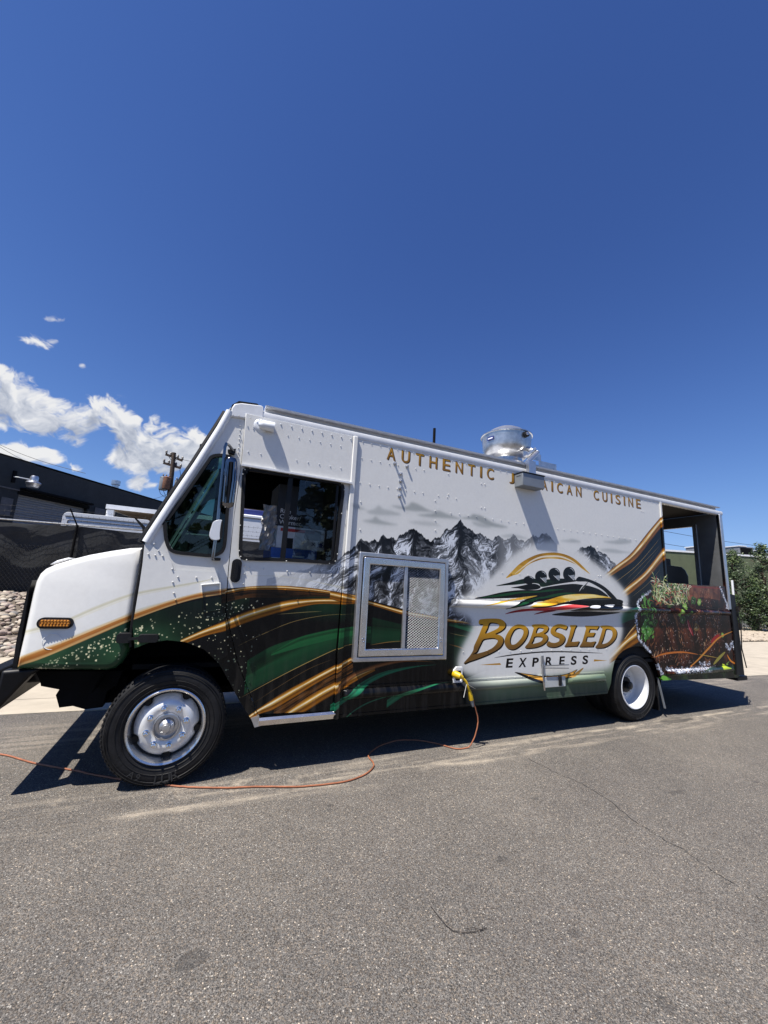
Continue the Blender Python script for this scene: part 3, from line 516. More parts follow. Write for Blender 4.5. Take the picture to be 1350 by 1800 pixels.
def glass(name, tint, refl=.08):
    m = bpy.data.materials.new(name); m.use_nodes = True; N = m.node_tree.nodes; L = m.node_tree.links; N.clear()
    o = N.new('ShaderNodeOutputMaterial'); t = N.new('ShaderNodeBsdfTransparent'); g = N.new('ShaderNodeBsdfGlossy'); x = N.new('ShaderNodeMixShader'); f = N.new('ShaderNodeFresnel'); f.inputs[0].default_value = 1.5
    tc = N.new('ShaderNodeTexCoord'); no = N.new('ShaderNodeTexNoise'); no.inputs['Scale'].default_value = 2; L.new(tc.outputs['Object'], no.inputs['Vector'])
    bp = N.new('ShaderNodeBump'); bp.inputs['Strength'].default_value = .02; L.new(no.outputs[0], bp.inputs['Height']); L.new(bp.outputs[0], g.inputs['Normal'])
    t.inputs[0].default_value = (*tint, 1); g.inputs['Roughness'].default_value = .02; L.new(f.outputs[0], x.inputs[0]); L.new(t.outputs[0], x.inputs[1]); L.new(g.outputs[0], x.inputs[2]); L.new(x.outputs[0], o.inputs[0])
    MATS[name] = m; return m
def wrap_material():
    cv = paint_wrap(); a = np.ones((cv.H, cv.W, 4), np.float32); a[..., :3] = np.clip(cv.c, 0, 1)
    im = bpy.data.images.new('wrap_print', cv.W, cv.H); im.pixels.foreach_set(a.ravel()); im.update(); im.pack()
    m = bpy.data.materials.new('printed_wrap'); m.use_nodes = True; N = m.node_tree.nodes; L = m.node_tree.links; b = N['Principled BSDF']
    ti = N.new('ShaderNodeTexImage'); ti.image = im; ti.extension = 'EXTEND'
    tc = N.new('ShaderNodeTexCoord'); no = N.new('ShaderNodeTexNoise'); no.inputs['Scale'].default_value = 1.6; no.inputs['Detail'].default_value = 3; L.new(tc.outputs['Object'], no.inputs['Vector'])
    no2 = N.new('ShaderNodeTexNoise'); no2.inputs['Scale'].default_value = 30; no2.inputs['Detail'].default_value = 6; L.new(tc.outputs['Object'], no2.inputs['Vector'])
    mr = N.new('ShaderNodeMapRange'); L.new(no2.outputs[0], mr.inputs[0]); mr.inputs[3].default_value = .92; mr.inputs[4].default_value = 1.04
    mx = N.new('ShaderNodeMix'); mx.data_type = 'RGBA'; mx.blend_type = 'MULTIPLY'; mx.inputs[0].default_value = 1; L.new(ti.outputs[0], mx.inputs[6]); L.new(mr.outputs[0], mx.inputs[7])
    # road film along the sill and faint dirt runs
    sx = N.new('ShaderNodeSeparateXYZ'); L.new(tc.outputs['Object'], sx.inputs[0]); mz = N.new('ShaderNodeMapRange'); L.new(sx.outputs[2], mz.inputs[0]); mz.inputs[1].default_value = .38; mz.inputs[2].default_value = 1.0; mz.inputs[3].default_value = .13; mz.inputs[4].default_value = 0.02
    mp = N.new('ShaderNodeMapping'); mp.inputs['Scale'].default_value = (14, 1, 1.1); L.new(tc.outputs['Object'], mp.inputs[0]); n3 = N.new('ShaderNodeTexNoise'); n3.inputs['Scale'].default_value = 1.3; n3.inputs['Detail'].default_value = 5; L.new(mp.outputs[0], n3.inputs['Vector'])
    r3 = N.new('ShaderNodeMapRange'); L.new(n3.outputs[0], r3.inputs[0]); r3.inputs[1].default_value = .45; r3.inputs[2].default_value = .75; mu = N.new('ShaderNodeMath'); mu.operation = 'MULTIPLY'; L.new(mz.outputs[0], mu.inputs[0]); L.new(r3.outputs[0], mu.inputs[1])
    m4 = N.new('ShaderNodeMix'); m4.data_type = 'RGBA'; L.new(mu.outputs[0], m4.inputs[0]); L.new(mx.outputs[2], m4.inputs[6]); m4.inputs[7].default_value = (.24, .21, .17, 1); mx = m4
    L.new(mx.outputs[2], b.inputs['Base Color']); b.inputs['Roughness'].default_value = .2; b.inputs['Specular IOR Level'].default_value = .24
    bp = N.new('ShaderNodeBump'); bp.inputs['Strength'].default_value = .16; bp.inputs['Distance'].default_value = .03; L.new(no.outputs[0], bp.inputs['Height']); L.new(bp.outputs[0], b.inputs['Normal'])
    MATS['wrap'] = m; m['box'] = (cv.x0, cv.z0, cv.W * cv.px, cv.H * cv.px); return m

# ------------------------------------------------------------------ mesh builder
class MB:
    def __init__(s): s.v = []; s.f = []
    def add(s, v, f):
        k = len(s.v); s.v += [tuple(map(float, p)) for p in v]; s.f += [tuple(i + k for i in q) for q in f]; return s
    def box(s, x0, x1, y0, y1, z0, z1, M=None):
        v = [(x, y, z) for x in (x0, x1) for y in (y0, y1) for z in (z0, z1)]
        if M is not None: v = [tuple(M @ Vector(p)) for p in v]
        return s.add(v, [(0, 1, 3, 2), (4, 6, 7, 5), (0, 4, 5, 1), (2, 3, 7, 6), (0, 2, 6, 4), (1, 5, 7, 3)])
    def bar(s, a, b, w, h=None, up=(0, 0, 1)):
        a, b = Vector(a), Vector(b); d = (b - a); L = d.length; d.normalize(); u = Vector(up)
        if abs(d.dot(u)) > .98: u = Vector((0, 1, 0))
        x = d.cross(u).normalized(); z = x.cross(d); h = h or w
        M = Matrix((x, d, z)).transposed().to_4x4(); M.translation = a
        return s.box(-w / 2, w / 2, 0, L, -h / 2, h / 2, M)
    def tube(s, pts, r, n=8, caps=True, flat=1.0):
        P = [Vector(p) for p in pts]; rr = r if isinstance(r, (list, tuple)) else [r] * len(P); V = []; u = None
        for i, p in enumerate(P):
            d = (P[min(i + 1, len(P) - 1)] - P[max(i - 1, 0)]).normalized()
            if u is None: u = d.cross(Vector((0, 0, 1))); u = u if u.length > .05 else d.cross(Vector((0, 1, 0)))
            u = (u - d * u.dot(d)).normalized(); w = d.cross(u)
            V += [p + (u * math.cos(2 * math.pi * k / n) + w * flat * math.sin(2 * math.pi * k / n)) * rr[i] for k in range(n)]
        F = [(i * n + k, i * n + (k + 1) % n, (i + 1) * n + (k + 1) % n, (i + 1) * n + k) for i in range(len(P) - 1) for k in range(n)]
        if caps: F += [tuple(range(n))[::-1], tuple((len(P) - 1) * n + k for k in range(n))]
        return s.add(V, F)
    def lathe(s, prof, c, axis='y', n=32, M=None):
        """prof [(r, t)] turned about the axis through c"""
        V = []
        for r, t in prof:
            for k in range(n):
                a = 2 * math.pi * k / n; p = {'y': (r * math.cos(a), t, r * math.sin(a)), 'z': (r * math.cos(a), r * math.sin(a), t), 'x': (t, r * math.cos(a), r * math.sin(a))}[axis]
                V.append(Vector(c) + (M @ Vector(p) if M is not None else Vector(p)))
        F = [(i * n + k, i * n + (k + 1) % n, (i + 1) * n + (k + 1) % n, (i + 1) * n + k) for i in range(len(prof) - 1) for k in range(n)]
        return s.add(V, F)
    def disc(s, c, r, axis='y', n=24):
        return s.lathe([(r, 0), (0.0005, 0)], c, axis, n)
    def plate(s, outer, y0, y1, holes=(), yf=None):
        """a sheet standing in the XZ plane from y0 (front) to y1, with holes"""
        rings = [outer] + list(holes); flat = [p for r in rings for p in r]
        tri = tessellate_polygon([[Vector((p[0], p[1], 0)) for p in r] for r in rings])
        n = len(flat); g = yf or (lambda x, z: 0)
        V = [(p[0], y0 + g(*p), p[1]) for p in flat] + [(p[0], y1 + g(*p), p[1]) for p in flat]
        F = []
        for t in tri:
            a, b, c = [flat[i] for i in t]; cr = (b[0] - a[0]) * (c[1] - a[1]) - (b[1] - a[1]) * (c[0] - a[0])
            if abs(cr) < 1e-9: continue
            t = tuple(t) if cr > 0 else tuple(t)[::-1]; F += [t, tuple(i + n for i in t[::-1])]
        o = 0
        for r in rings:
            m = len(r)
            for i in range(m): F.append((o + i, o + (i + 1) % m, n + o + (i + 1) % m, n + o + i))
            o += m
        return s.add(V, F)
    def ring(s, poly, w, y0, y1):
        """a frame of width w running inside the outline"""
        return s.plate(poly, y0, y1, [inset(poly, w)])
    def dome(s, c, r, h=None, n=6, axis=(0, -1, 0)):
        h = h or r * .95; c = Vector(c); a = Vector(axis); u = a.orthogonal().normalized(); w = a.cross(u); V = []
        for q, k in ((1, 0), (.72, .7)): V += [c + (u * math.cos(2 * math.pi * i / n) + w * math.sin(2 * math.pi * i / n)) * r * q + a * h * k for i in range(n)]
        V.append(c + a * h); F = [(i, (i + 1) % n, n + (i + 1) % n, n + i) for i in range(n)] + [(n + i, n + (i + 1) % n, 2 * n) for i in range(n)]
        return s.add(V, F)
    def build(s, name, m, parent=None, bevel=0, smooth=38, kind=None, label=None):
        me = bpy.data.meshes.new(name); me.from_pydata(s.v, [], s.f)
        bm = bmesh.new(); bm.from_mesh(me); bmesh.ops.recalc_face_normals(bm, faces=bm.faces); bm.to_mesh(me); bm.free()
        me.update(); mm = MATS[m] if isinstance(m, str) else m; me.materials.append(mm)
        if mm.name.startswith('printed_wrap'):
            x0, z0, w, h = mm['box']; uv = me.uv_layers.new(name='uv'); vi = np.empty(len(me.loops), np.int32); me.loops.foreach_get('vertex_index', vi)
            co = np.empty(len(me.vertices) * 3, np.float32); me.vertices.foreach_get('co', co); co = co.reshape(-1, 3)[vi]
            uv.data.foreach_set('uv', np.stack([(co[:, 0] - x0) / w, (co[:, 2] - z0) / h], 1).ravel().astype(np.float32))
        if smooth: me.shade_smooth(); me.set_sharp_from_angle(angle=math.radians(smooth))
        o = bpy.data.objects.new(name, me); COL.objects.link(o); o.parent = parent
        if bevel:
            b = o.modifiers.new('bevel', 'BEVEL'); b.width = bevel; b.segments = 2; b.limit_method = 'ANGLE'; b.angle_limit = math.radians(40)
        if kind: o['kind'] = kind
        if label: o['label'] = label
        return o
def inset(poly, w):
    P = [Vector((p[0], p[1])) for p in poly]; n = len(P); A = sum(P[i].x * P[(i + 1) % n].y - P[(i + 1) % n].x * P[i].y for i in range(n)); sg = 1 if A > 0 else -1; out = []
    for i in range(n):
        a = (P[i] - P[i - 1]).normalized(); b = (P[(i + 1) % n] - P[i]).normalized(); na = Vector((-a.y, a.x)) * sg; nb = Vector((-b.y, b.x)) * sg
        k = (na + nb); k = k / max(k.length_squared / 2, .3); out.append((P[i].x + k.x * w, P[i].y + k.y * w))
    return out
def rrect(x0, z0, x1, z1, r, n=4):
    out = []
    for cx, cz, a in ((x1 - r, z1 - r, 0), (x0 + r, z1 - r, 90), (x0 + r, z0 + r, 180), (x1 - r, z0 + r, 270)):
        out += [(cx + r * math.cos(math.radians(a + 90 * k / n)), cz + r * math.sin(math.radians(a + 90 * k / n))) for k in range(n + 1)]
    return out
def tag(o, label, cat, group=None):
    o['label'] = label; o['category'] = cat
    if group: o['group'] = group
    return o
def thing(name, label, cat, loc=(0, 0, 0), group=None, rz=0):
    o = bpy.data.objects.new(name, None); COL.objects.link(o); o.location = loc; o.rotation_euler = (0, 0, rz); o.empty_display_size = .2
    return tag(o, label, cat, group)
def text_obj(body, name, m, parent, loc, size, ex=.0008, rot=(math.pi / 2, 0, 0), bold=0., shear=0., font_w=None):
    cu = bpy.data.curves.new(name, 'FONT'); cu.body = body; cu.size = size; cu.extrude = ex; cu.offset = bold; cu.shear = shear; cu.resolution_u = 3
    t = bpy.data.objects.new(name, cu); COL.objects.link(t); dg = bpy.context.evaluated_depsgraph_get(); dg.update()
    me = bpy.data.meshes.new_from_object(t.evaluated_get(dg)); bpy.data.objects.remove(t); me.materials.clear(); me.materials.append(MATS[m])
    o = bpy.data.objects.new(name, me); COL.objects.link(o); o.parent = parent; o.location = loc; o.rotation_euler = rot; return o
# ------------------------------------------------------------------ the food truck
def basic_mats():
    mat('white_paint', (.72, .74, .76), .32, 0, .05, 5, .03, 3); mat('gutter_white', (.74, .75, .76), .4, 0, .06, 10)
    mat('black_rubber', (.008, .008, .009), .6, 0, .3, 20, .1, 120, .3); mat('black_paint', (.006, .006, .007), .45, 0, .3, 9, .05, 40, .3); mat('chassis_black', (.003, .003, .0035), .8, 0, .4, 12, .1, 30, .15)
    mat('aluminium', (.58, .58, .59), .36, .9, .08, 20, .015, 40); mat('polished_aluminium', (.70, .70, .70), .26, .95, .06, 9, .01, 12); mat('chrome', (.55, .55, .56), .10, 1, .05, 4)
    mat('stainless', (.30, .31, .32), .34, .7, .15, 3, .03, 6); mat('galvanised', (.56, .56, .56), .30, .9, .16, 14, .04, 10)
    mat('tyre_letter', (.028, .028, .028), .7, 0, .3, 30); mat('chrome_bright', (.8, .8, .8), .16, 1, .05, 4); mat('wrap_plain', (.50, .52, .50), .4, 0, .08, 9); mat('wheel_alloy', (.76, .76, .75), .36, .30, .06, 16, .03, 14); mat('wheel_white', (.68, .69, .70), .4, 0, .08, 12); mat('tyre_rubber', (.011, .011, .012), .62, 0, .35, 14, .12, 90, .3, col2=(.02, .019, .017), f2=.58, s2=6)
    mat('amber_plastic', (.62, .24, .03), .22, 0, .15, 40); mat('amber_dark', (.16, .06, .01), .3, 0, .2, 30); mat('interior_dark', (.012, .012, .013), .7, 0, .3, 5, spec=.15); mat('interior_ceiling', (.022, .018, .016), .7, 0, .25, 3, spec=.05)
    mat('far_panel', (.66, .67, .68), .4, 0, .06, 4); mat('carton_black', (.02, .02, .024), .5, 0, .3, 12); mat('carton_white', (.66, .67, .68), .6, 0, .1, 12); mat('carton_blue', (.03, .10, .34), .5, 0, .15, 12); mat('print_red', (.42, .03, .03), .5)
    mat('print_white', (.8, .8, .8), .5, 0, .03); mat('print_blue', (.02, .03, .16), .5); mat('foil_film', (.42, .41, .40), .35, .3, .3, 20, .5, 30); mat('grey_box', (.22, .24, .26), .45, .3, .08, 8); mat('yellow_rubber', (.72, .46, .01), .42, 0, .1, 30)
    mat('tag_white', (.75, .75, .72), .6, 0, .05); mat('cord_orange', (.34, .125, .06), .5, 0, .2, 12, col2=(.22, .10, .06), f2=.6, s2=5); mat('mesh_metal', (.30, .31, .32), .5, .6, .12, 30); mat('seat_grey', (.05, .05, .055), .8, 0, .2, 20)
    glass('quarter_glass', (.30, .44, .39)); mat('mirror_chrome', (.22, .22, .23), .08, 1, .1, 6); glass('door_glass', (.72, .74, .73)); glass('mirror_glass', (.1, .1, .1)); mat('mirror_silver', (.9, .9, .9), .02, 1, .02)

AX = S(1161, 884)[0]                         # left edge of the open serving bay at the back
ZR, ZB = 3.065, .39                          # top and bottom of the side sheet
XB = 1.235                                   # door post
def build_truck():
    T = thing('food_truck', 'white, green and gold wrapped step van food truck lettered bobsled express, parked along the road', 'food truck', (0, 0, 0))
    F = lambda *p: SS(p)
    # --- main side sheet, one skin with the bay cut out and the rear arch
    arch = SS([(225, 940), (228, 820), (240, 700), (270, 560), (310, 490), (370, 432), (425, 402), (480, 385), (530, 378), (570, 378), (610, 390), (660, 430), (720, 490), (755, 545), (785, 610), (815, 720), (828, 760), (850, 780)], 0, (1040, 1080), 6.75)
    side = [(XB + .001, ZR), (XB + .001, ZB), (4.3, ZB), (S(1068, 1218)[0], ZB)] + arch[1:] + [F((1164, 1196))[0], F((1240, 1194))[0], F((1300, 1191))[0], (7.90, .9), (7.87, 1.6), (7.86, ZR), (7.78, ZR), (7.785, 1.862), (AX - .035, 1.845), (AX, ZR)]
    sp = MB().plate(side, 0, .03).build('side_panel', 'wrap', T)
    # rivet rows
    rv = MB()
    def row(x0, x1, z, st=.105, y=-.0005, r=.0066, j=0):
        x = x0
        while x < x1: rv.dome((x + RND.uniform(-1, 1) * .002, y, z + RND.uniform(-1, 1) * .002), r); x += st
    row(1.32, 7.75, 3.035, .1); row(1.32, 2.1, 2.86); row(2.25, 2.6, 2.60, .12); row(1.32, 2.1, 2.60)
    z1 = S(800, 903)[1]; row(S(763, 0)[0] if 0 else 2.42, 3.75, z1, .118); row(4.05, AX - .1, z1, .118)
    for px, py in ((765, 880), (765, 898), (765, 915), (765, 932), (846, 850), (852, 851), (846, 892), (852, 893), (788, 869), (788, 833), (1050, 962), (634, 882), (633, 931), (630, 957), (1127, 898), (1131, 899), (1052, 1012), (1056, 1012), (1058, 1032)): rv.dome((S(px, py)[0], 0, S(px, py)[1]), .0075)
    row(2.5, 4.75, S(900, 1008)[1] - .0, .13); row(2.62, 5.0, S(960, 1143)[1], .16); row(2.45, 7.75, 1.515, .11, -.012, .006); row(1.32, 4.75, .652, .1, -.01, .006); row(5.95, 7.75, .66, .1, -.01, .006)
    for k in range(24): rv.dome((7.83, 0, .6 + k * .1), .008)
    rv.build('rivets', 'wrap', sp, kind='stuff')
    # door post strip, bay post and trim
    MB().box(XB - .025, XB + .025, -.027, .0, ZB - .01, ZR + .01).build('door_post', 'wrap', T, bevel=.008)
    MB().box(AX - .03, AX + .004, -.014, -.001, 1.86, ZR).build('corner_trim', 'wrap', sp)
    MB().box(7.785, 7.86, -.018, -.001, 1.5, ZR).build('corner_trim', 'aluminium', sp, bevel=.006)
    # rub rails: half round mouldings that carry the print
    def moulding(x0, x1, z0, z1, d, nm, par):
        n = 8; V = []
        for x in (x0, x0 + .03, x1 - .03, x1):
            dd = d if x0 < x < x1 else d * .25
            V += [(x, -dd * math.sin(math.pi * k / n) ** .55 - .001, z0 + (z1 - z0) * (k / n)) for k in range(n + 1)]
        m = n + 1; Fc = [(i * m + k, (i + 1) * m + k, (i + 1) * m + k + 1, i * m + k + 1) for i in range(3) for k in range(n)] + [tuple(range(m)), tuple(3 * m + k for k in range(m))]
        b = MB().add(V, Fc); b.box(x0, x1, -.012, -.001, z1, z1 + .022); return b.build(nm, 'wrap', par, smooth=50)
    moulding(2.415, AX + .0, 1.40, 1.485, .045, 'rub_rail', sp); moulding(AX + .01, 7.8, 1.40, 1.485, .045, 'rub_rail', sp)
    moulding(1.29, S(953, 1190)[0], .535, .635, .045, 'skirt_moulding', sp); moulding(S(997, 1190)[0], S(1062, 1190)[0], .535, .635, .05, 'skirt_moulding', sp); moulding(6.08, 7.72, .54, .64, .045, 'skirt_moulding', sp)
    MB().box(1.27, S(1066, 1200)[0], -.008, 0, ZB, ZB + .025).build('skirt_flange', 'wrap', sp)
    # --- roof rail and gutter, roof, front cap
    def sweep(prof, x0, x1, nm, m, par=T, kind=None):
        n = len(prof); V = [(x, y, z) for x in (x0, x1) for y, z in prof]
        return MB().add(V, [(k, (k + 1) % n, n + (k + 1) % n, n + k) for k in range(n)] + [tuple(range(n)), tuple(n + k for k in range(n))]).build(nm, m, par, smooth=30)
    sweep([(0, 3.06), (-.006, 3.062), (-.009, 3.075), (-.012, 3.10), (-.008, 3.122), (.004, 3.13), (.06, 3.13), (.06, 3.06)], S(462, 730)[0], 7.90, 'roof_rail', 'gutter_white')
    sweep([(.062, 3.131), (.056, 3.132), (.056, 3.186), (-.008, 3.180), (-.012, 3.196), (.03, 3.208), (.12, 3.213), (.12, 3.131)], S(466, 728)[0], 7.84, 'rain_gutter', 'gutter_white')
    MB().box(.18, 7.84, .101, 2.2, 3.12, 3.185).build('roof', 'far_panel', T)
    cap = F((406, 733), (407, 718), (412, 711), (425, 709.5), (458, 713.5), (463, 716), (463, 744), (452, 741), (440, 738))
    MB().plate(cap, -.016, 2.33).build('roof_cap', 'gutter_white', T, bevel=.02)
    MB().plate(F((404, 722), (408, 712), (420, 705.5), (452, 710), (455, 713), (425, 709.8), (411, 711.6)), -.01, 2.3).build('cap_trim', 'black_rubber', T)
    # --- cab side with quarter window
    qwin = catmull(SS([(135, 1215), (150, 1172), (420, 790), (690, 400), (755, 315), (850, 290), (960, 300), (1045, 330), (1062, 420), (1000, 900), (960, 1400), (935, 1540), (880, 1605), (760, 1640), (520, 1622), (300, 1598), (205, 1550), (158, 1450), (138, 1320)], 0, (270, 760), 7.5), 3)
    cab = F((405, 716), (432, 730), (423.6, 816), (412, 900), (401, 999), (396, 1075), (417, 1164), (455, 1262), (447, 1275), (434.7, 1253.5), (420.5, 1232), (404, 1200.6), (384.6, 1166), (358.5, 1142), (326, 1129), (293.4, 1125.6), (260.8, 1130.5), (236, 1140), (233, 1100), (243, 1040), (251, 990), (255, 955), (256, 948), (262, 940), (300, 880), (340, 818), (370, 770), (390, 738), (397, 725))
    cp = MB().plate(cab, .004, .034, [qwin]).build('cab_panel', 'wrap', T)
    MB().plate(inset(qwin, -.004), -.012, .02, [inset(qwin, .022)]).build('window_gasket', 'black_rubber', cp, bevel=.006)
    MB().plate(inset(qwin, .024), .012, .018).build('window_pane', 'quarter_glass', cp)
    # raised cowl sheet under the window: leans out towards the bottom
    cow = F((254, 958), (261, 954), (300, 985), (306, 1003), (382, 1007), (389, 1040), (391, 1075), (396, 1095), (400, 1150), (384.6, 1160), (358.5, 1140), (326, 1127), (293.4, 1124), (260.8, 1129), (238, 1138), (234, 1100), (244, 1040), (251, 990))
    ztop = cow[0][1]
    MB().plate(cow, -.006, .003, (), lambda x, z: -.028 * max(0, min(1, (ztop - z) / .75)) ** 1.0).build('cowl_sheet', 'wrap', cp)
    r2 = MB()
    for px, py in ((271, 956), (279, 968), (286, 977), (261, 974), (273, 976), (303, 1000), (313, 1014), (304, 1023), (306, 1042), (309, 1054), (345, 1015), (372, 1015)): 
        x, z = S(px, py); r2.dome((x, -.008 - .028 * max(0, min(1, (ztop - z) / .75)), z), .008)
    for t in np.linspace(0, 1, 10): x, z = S(429 - 5 * t, 742 + 70 * t); r2.dome((x - .03, .003, z), .007)
    for t in np.linspace(0, 1, 12): x, z = S(262 + 0 * t, 0)[0], 0
    for t in np.linspace(0, 1, 14): x, z = S(404 + 46 * t, 1105 + 145 * t); r2.dome((x - .02, .003, z), .006)
    for t in np.linspace(0, 1, 6): x, z = S(410 + 50 * t, 728 + 9 * t); r2.dome((x, -.036, z - .02), .007)
    r2.build('rivets', 'wrap', cp, kind='stuff')
    ad = F((353, 1027), (388, 1024), (389, 1072), (357, 1077)); yd = -.028
    MB().ring([(p[0], p[1]) for p in ad][::-1], .010, yd - .008, yd + .02).build('access_door', 'wrap', cp, bevel=.003)
    # bright rounded screen pillar and the black screen seal in front of it
    pl = F((402, 722), (385, 752), (345, 815), (300, 882), (262, 940), (254, 953))
    MB().tube([(x + .012, .012, z) for x, z in pl], .034, 10).build('windscreen_pillar', 'white_paint', T)
    sc = F((400, 722), (383, 749), (343, 812), (297, 879), (259, 937), (250, 953))
    MB().tube([(x - .02, .045, z) for x, z in sc], .022, 8).build('windscreen_seal', 'black_rubber', T)
    a, b = sc[0], sc[-1]
    ws = MB(); ws.add([(a[0] - .02, .05, a[1]), (b[0] - .02, .05, b[1]), (b[0] - .02, 2.24, b[1]), (a[0] - .02, 2.24, a[1])], [(0, 1, 2, 3)]); ws.build('windscreen', 'quarter_glass', T, smooth=0)
    MB().bar((a[0], 1.15, a[1]), (b[0], 1.15, b[1]), .04, .05).build('windscreen_bar', 'black_rubber', T)
    MB().tube([(x + .012, 2.28, z) for x, z in pl], .034, 8).build('windscreen_pillar', 'grey_box', T)  # far pillar coloured grey instead of white, standing in for dimmer light
    # header over the sliding door
    hd = F((432, 728), (464, 735), (619, 768), (617, 851), (520, 836), (424, 818), (427, 790))
    hp = MB().plate(hd, -.020, .02).build('door_header', 'wrap', T, bevel=.003)
    h = MB(); z1 = S(438.7, 753.5)[1]; z2 = S(441, 796)[1]
    for k in range(9): h.dome((.24 + k * .105, -.021, z1), .006); h.dome((.22 + k * .11, -.021, z2), .006)
    for k in range(10): h.dome((.28 + k * .1, -.021, 3.035), .008)
    h.build('rivets', 'white_paint', hp, kind='stuff')
    MB().bar((S(424, 818)[0], -.03, S(424, 818)[1] - .004), (S(617, 850)[0], -.03, S(617, 850)[1] - .004), .03, .016).build('drip_edge', 'gutter_white', hp)
    # marker lamp hood over the door
    cx, cz = S(468, 752)
    ml = MB().lathe([(.0005, -.03), (.045, -.03), (.062, -.024), (.066, -.02)], (cx - .05, -.0, cz + .002), 'y', 20); ml.tube([(cx - .065, -.04, cz), (cx - .03, -.055, cz), (cx + .065, -.06, cz - .004)], [.025, .044, .046], 14)
    ml.build('side_lamp', 'white_paint', T)
    # --- sliding door
    dw = catmull(SS([(45, 95), (70, 40), (130, 22), (600, 95), (1120, 172), (1215, 205), (1246, 280), (1215, 560), (1165, 1040), (1140, 1125), (1070, 1152), (560, 1122), (90, 1108), (20, 1070), (2, 1000), (15, 700)], 0, (420, 820), 6.75), 3)
    door = F((424.6, 819), (617, 851), (604, 1000), (590, 1150), (589, 1249), (454, 1256), (418, 1163), (397.5, 1075), (402.5, 999), (412, 905))
    dr = MB().plate(door, .006, .036, [dw]).build('sliding_door', 'wrap', T)
    MB().plate(inset(dw, -.004), -.012, .02, [inset(dw, .026)]).build('window_gasket', 'black_rubber', dr, bevel=.006)
    zs_ = [p[1] for p in dw]; zl, zh = min(zs_), max(zs_)
    dx = lambda f: S(420 + f / 6.75, 900)[0]
    gl = [(.665, zl + .04), (1.17, zl + .04), (1.17, zh - .04), (.665, zh - .04)]
    MB().plate([(S(510, 990)[0] + .02, zl + .03), (1.185, zl + .03), (1.185, zh - .04), (S(510, 990)[0] + .02, zh - .03)], .014, .018).build('window_pane', 'door_glass', dr)
    for a_, b_ in ((.605, .650), (1.08, 1.105)): MB().box(a_, b_, .008, .028, zl + .02, zh - .02).build('window_bar', 'black_paint', dr, bevel=.003)
    g = MB()
    for i in range(0, len(dw), 3): g.dome((dw[i][0], -.013, dw[i][1]), .006)
    for px, py in ((431, 995), (438, 998), (463, 1000), (505, 1004), (545, 1006), (583, 1010), (430, 1008), (428, 1026), (502, 1037), (543, 1038), (523, 1055)): x, z = S(px, py); g.dome((x, .005, z), .0085)
    for px, py in ((404, 1112), (410, 1128), (424, 1150), (432, 1178), (439, 1200), (421, 1110), (427, 1140)): x, z = S(px, py); g.dome((x, .005, z), .006)
    g.build('rivets', 'wrap', dr, kind='stuff')
    x0, z0 = S(415, 1003)
    MB().plate(rrect(x0 - .04, z0 - .10, x0 + .04, z0 + .10, .038, 6), -.012, .008).build('door_handle', 'black_rubber', dr, bevel=.008)
    MB().plate(rrect(x0 - .012, z0 - .07, x0 + .014, z0 + .07, .012, 4), -.022, -.010).build('handle_grip', 'black_paint', dr, bevel=.004)
    st = MB(); st.add([(x, y, z) for x, z in (S(455, 1264), S(588, 1252)) for y, z in ((-.012, z + .012), (-.030, z - .006), (-.012, z - .05), (.03, z - .05))], [(0, 4, 5, 1), (1, 5, 6, 2), (2, 6, 7, 3), (0, 1, 2, 3), (4, 7, 6, 5)])
    st.build('sill_trim', 'polished_aluminium', T)
    MB().plate(F((441, 1262), (455, 1257), (458, 1275), (447, 1278)), -.012, .03).build('sill_end', 'aluminium', T)
    # --- hood
    def tilt(x, z): return .115 * max(0, min(1, (z - .85) / 1.0)) ** 1.3 + .10 * max(0, (-.55 - x)) ** 1.2
    hood = SS([(250, 961), (225, 962), (190, 967), (150, 974), (118, 982), (88, 991), (70, 999), (60, 1008), (53, 1022), (48, 1045), (42, 1080), (36, 1115), (29, 1150), (24, 1178), (110, 1178.5), (190, 1178), (203, 1175), (214, 1166), (222, 1152), (228, 1138), (231, 1105), (240, 1045), (247, 995)], .05)
    V = []; rings = []; r = .07
    for k in range(7):
        a = math.pi / 2 * k / 6; ins = inset(hood, r * (1 - math.sin(a)) * .9); y = .02 + r * (1 - math.cos(math.pi / 2 - a)) if 0 else .02 + r * (1 - math.cos(math.pi / 2 - a))
        rings.append([(p[0], .02 + r * (math.cos(math.pi / 2 - a) * -1 + 1) * 0 + r * (1 - math.cos(math.pi / 2 * (1 - k / 6))) if 0 else .0, p[1]) for p in ins])
    hb = MB(); n = len(hood); V = []
    steps = [(0.07 * (1 - math.sin(t)), 0.07 * (1 - math.cos(t))) for t in np.linspace(0, math.pi / 2, 6)]   # (inset, depth)
    for ins, dep in steps: V += [(p[0], .0 + dep + tilt(*p), p[1]) for p in inset(hood, ins * .8)]
    V += [(p[0], 1.15, p[1] + .06) for p in hood]; V += [(p[0], 2.3 - tilt(*p) - .07, p[1]) for p in hood]; V += [(p[0], 2.3 - tilt(*p), p[1]) for p in inset(hood, .056)]
    m_ = len(steps) + 3; Fc = [(i * n + k, i * n + (k + 1) % n, (i + 1) * n + (k + 1) % n, (i + 1) * n + k) for i in range(m_ - 1) for k in range(n)]
    tri = tessellate_polygon([[Vector((p[0], p[1], 0)) for p in inset(hood, .056)]]); Fc += [tuple(t) for t in tri] + [tuple(i + (m_ - 1) * n for i in t) for t in tri]
    ho = hb.add(V, Fc).build('hood', 'wrap', T, smooth=50)
    # raised centre of the bonnet seen over the edge, black grille front
    MB().plate(SS([(86, 993), (100, 985), (120, 980), (128, 981), (100, 990)], .4), .4, 1.9).build('hood_bulge', 'gutter_white', ho, bevel=.01)
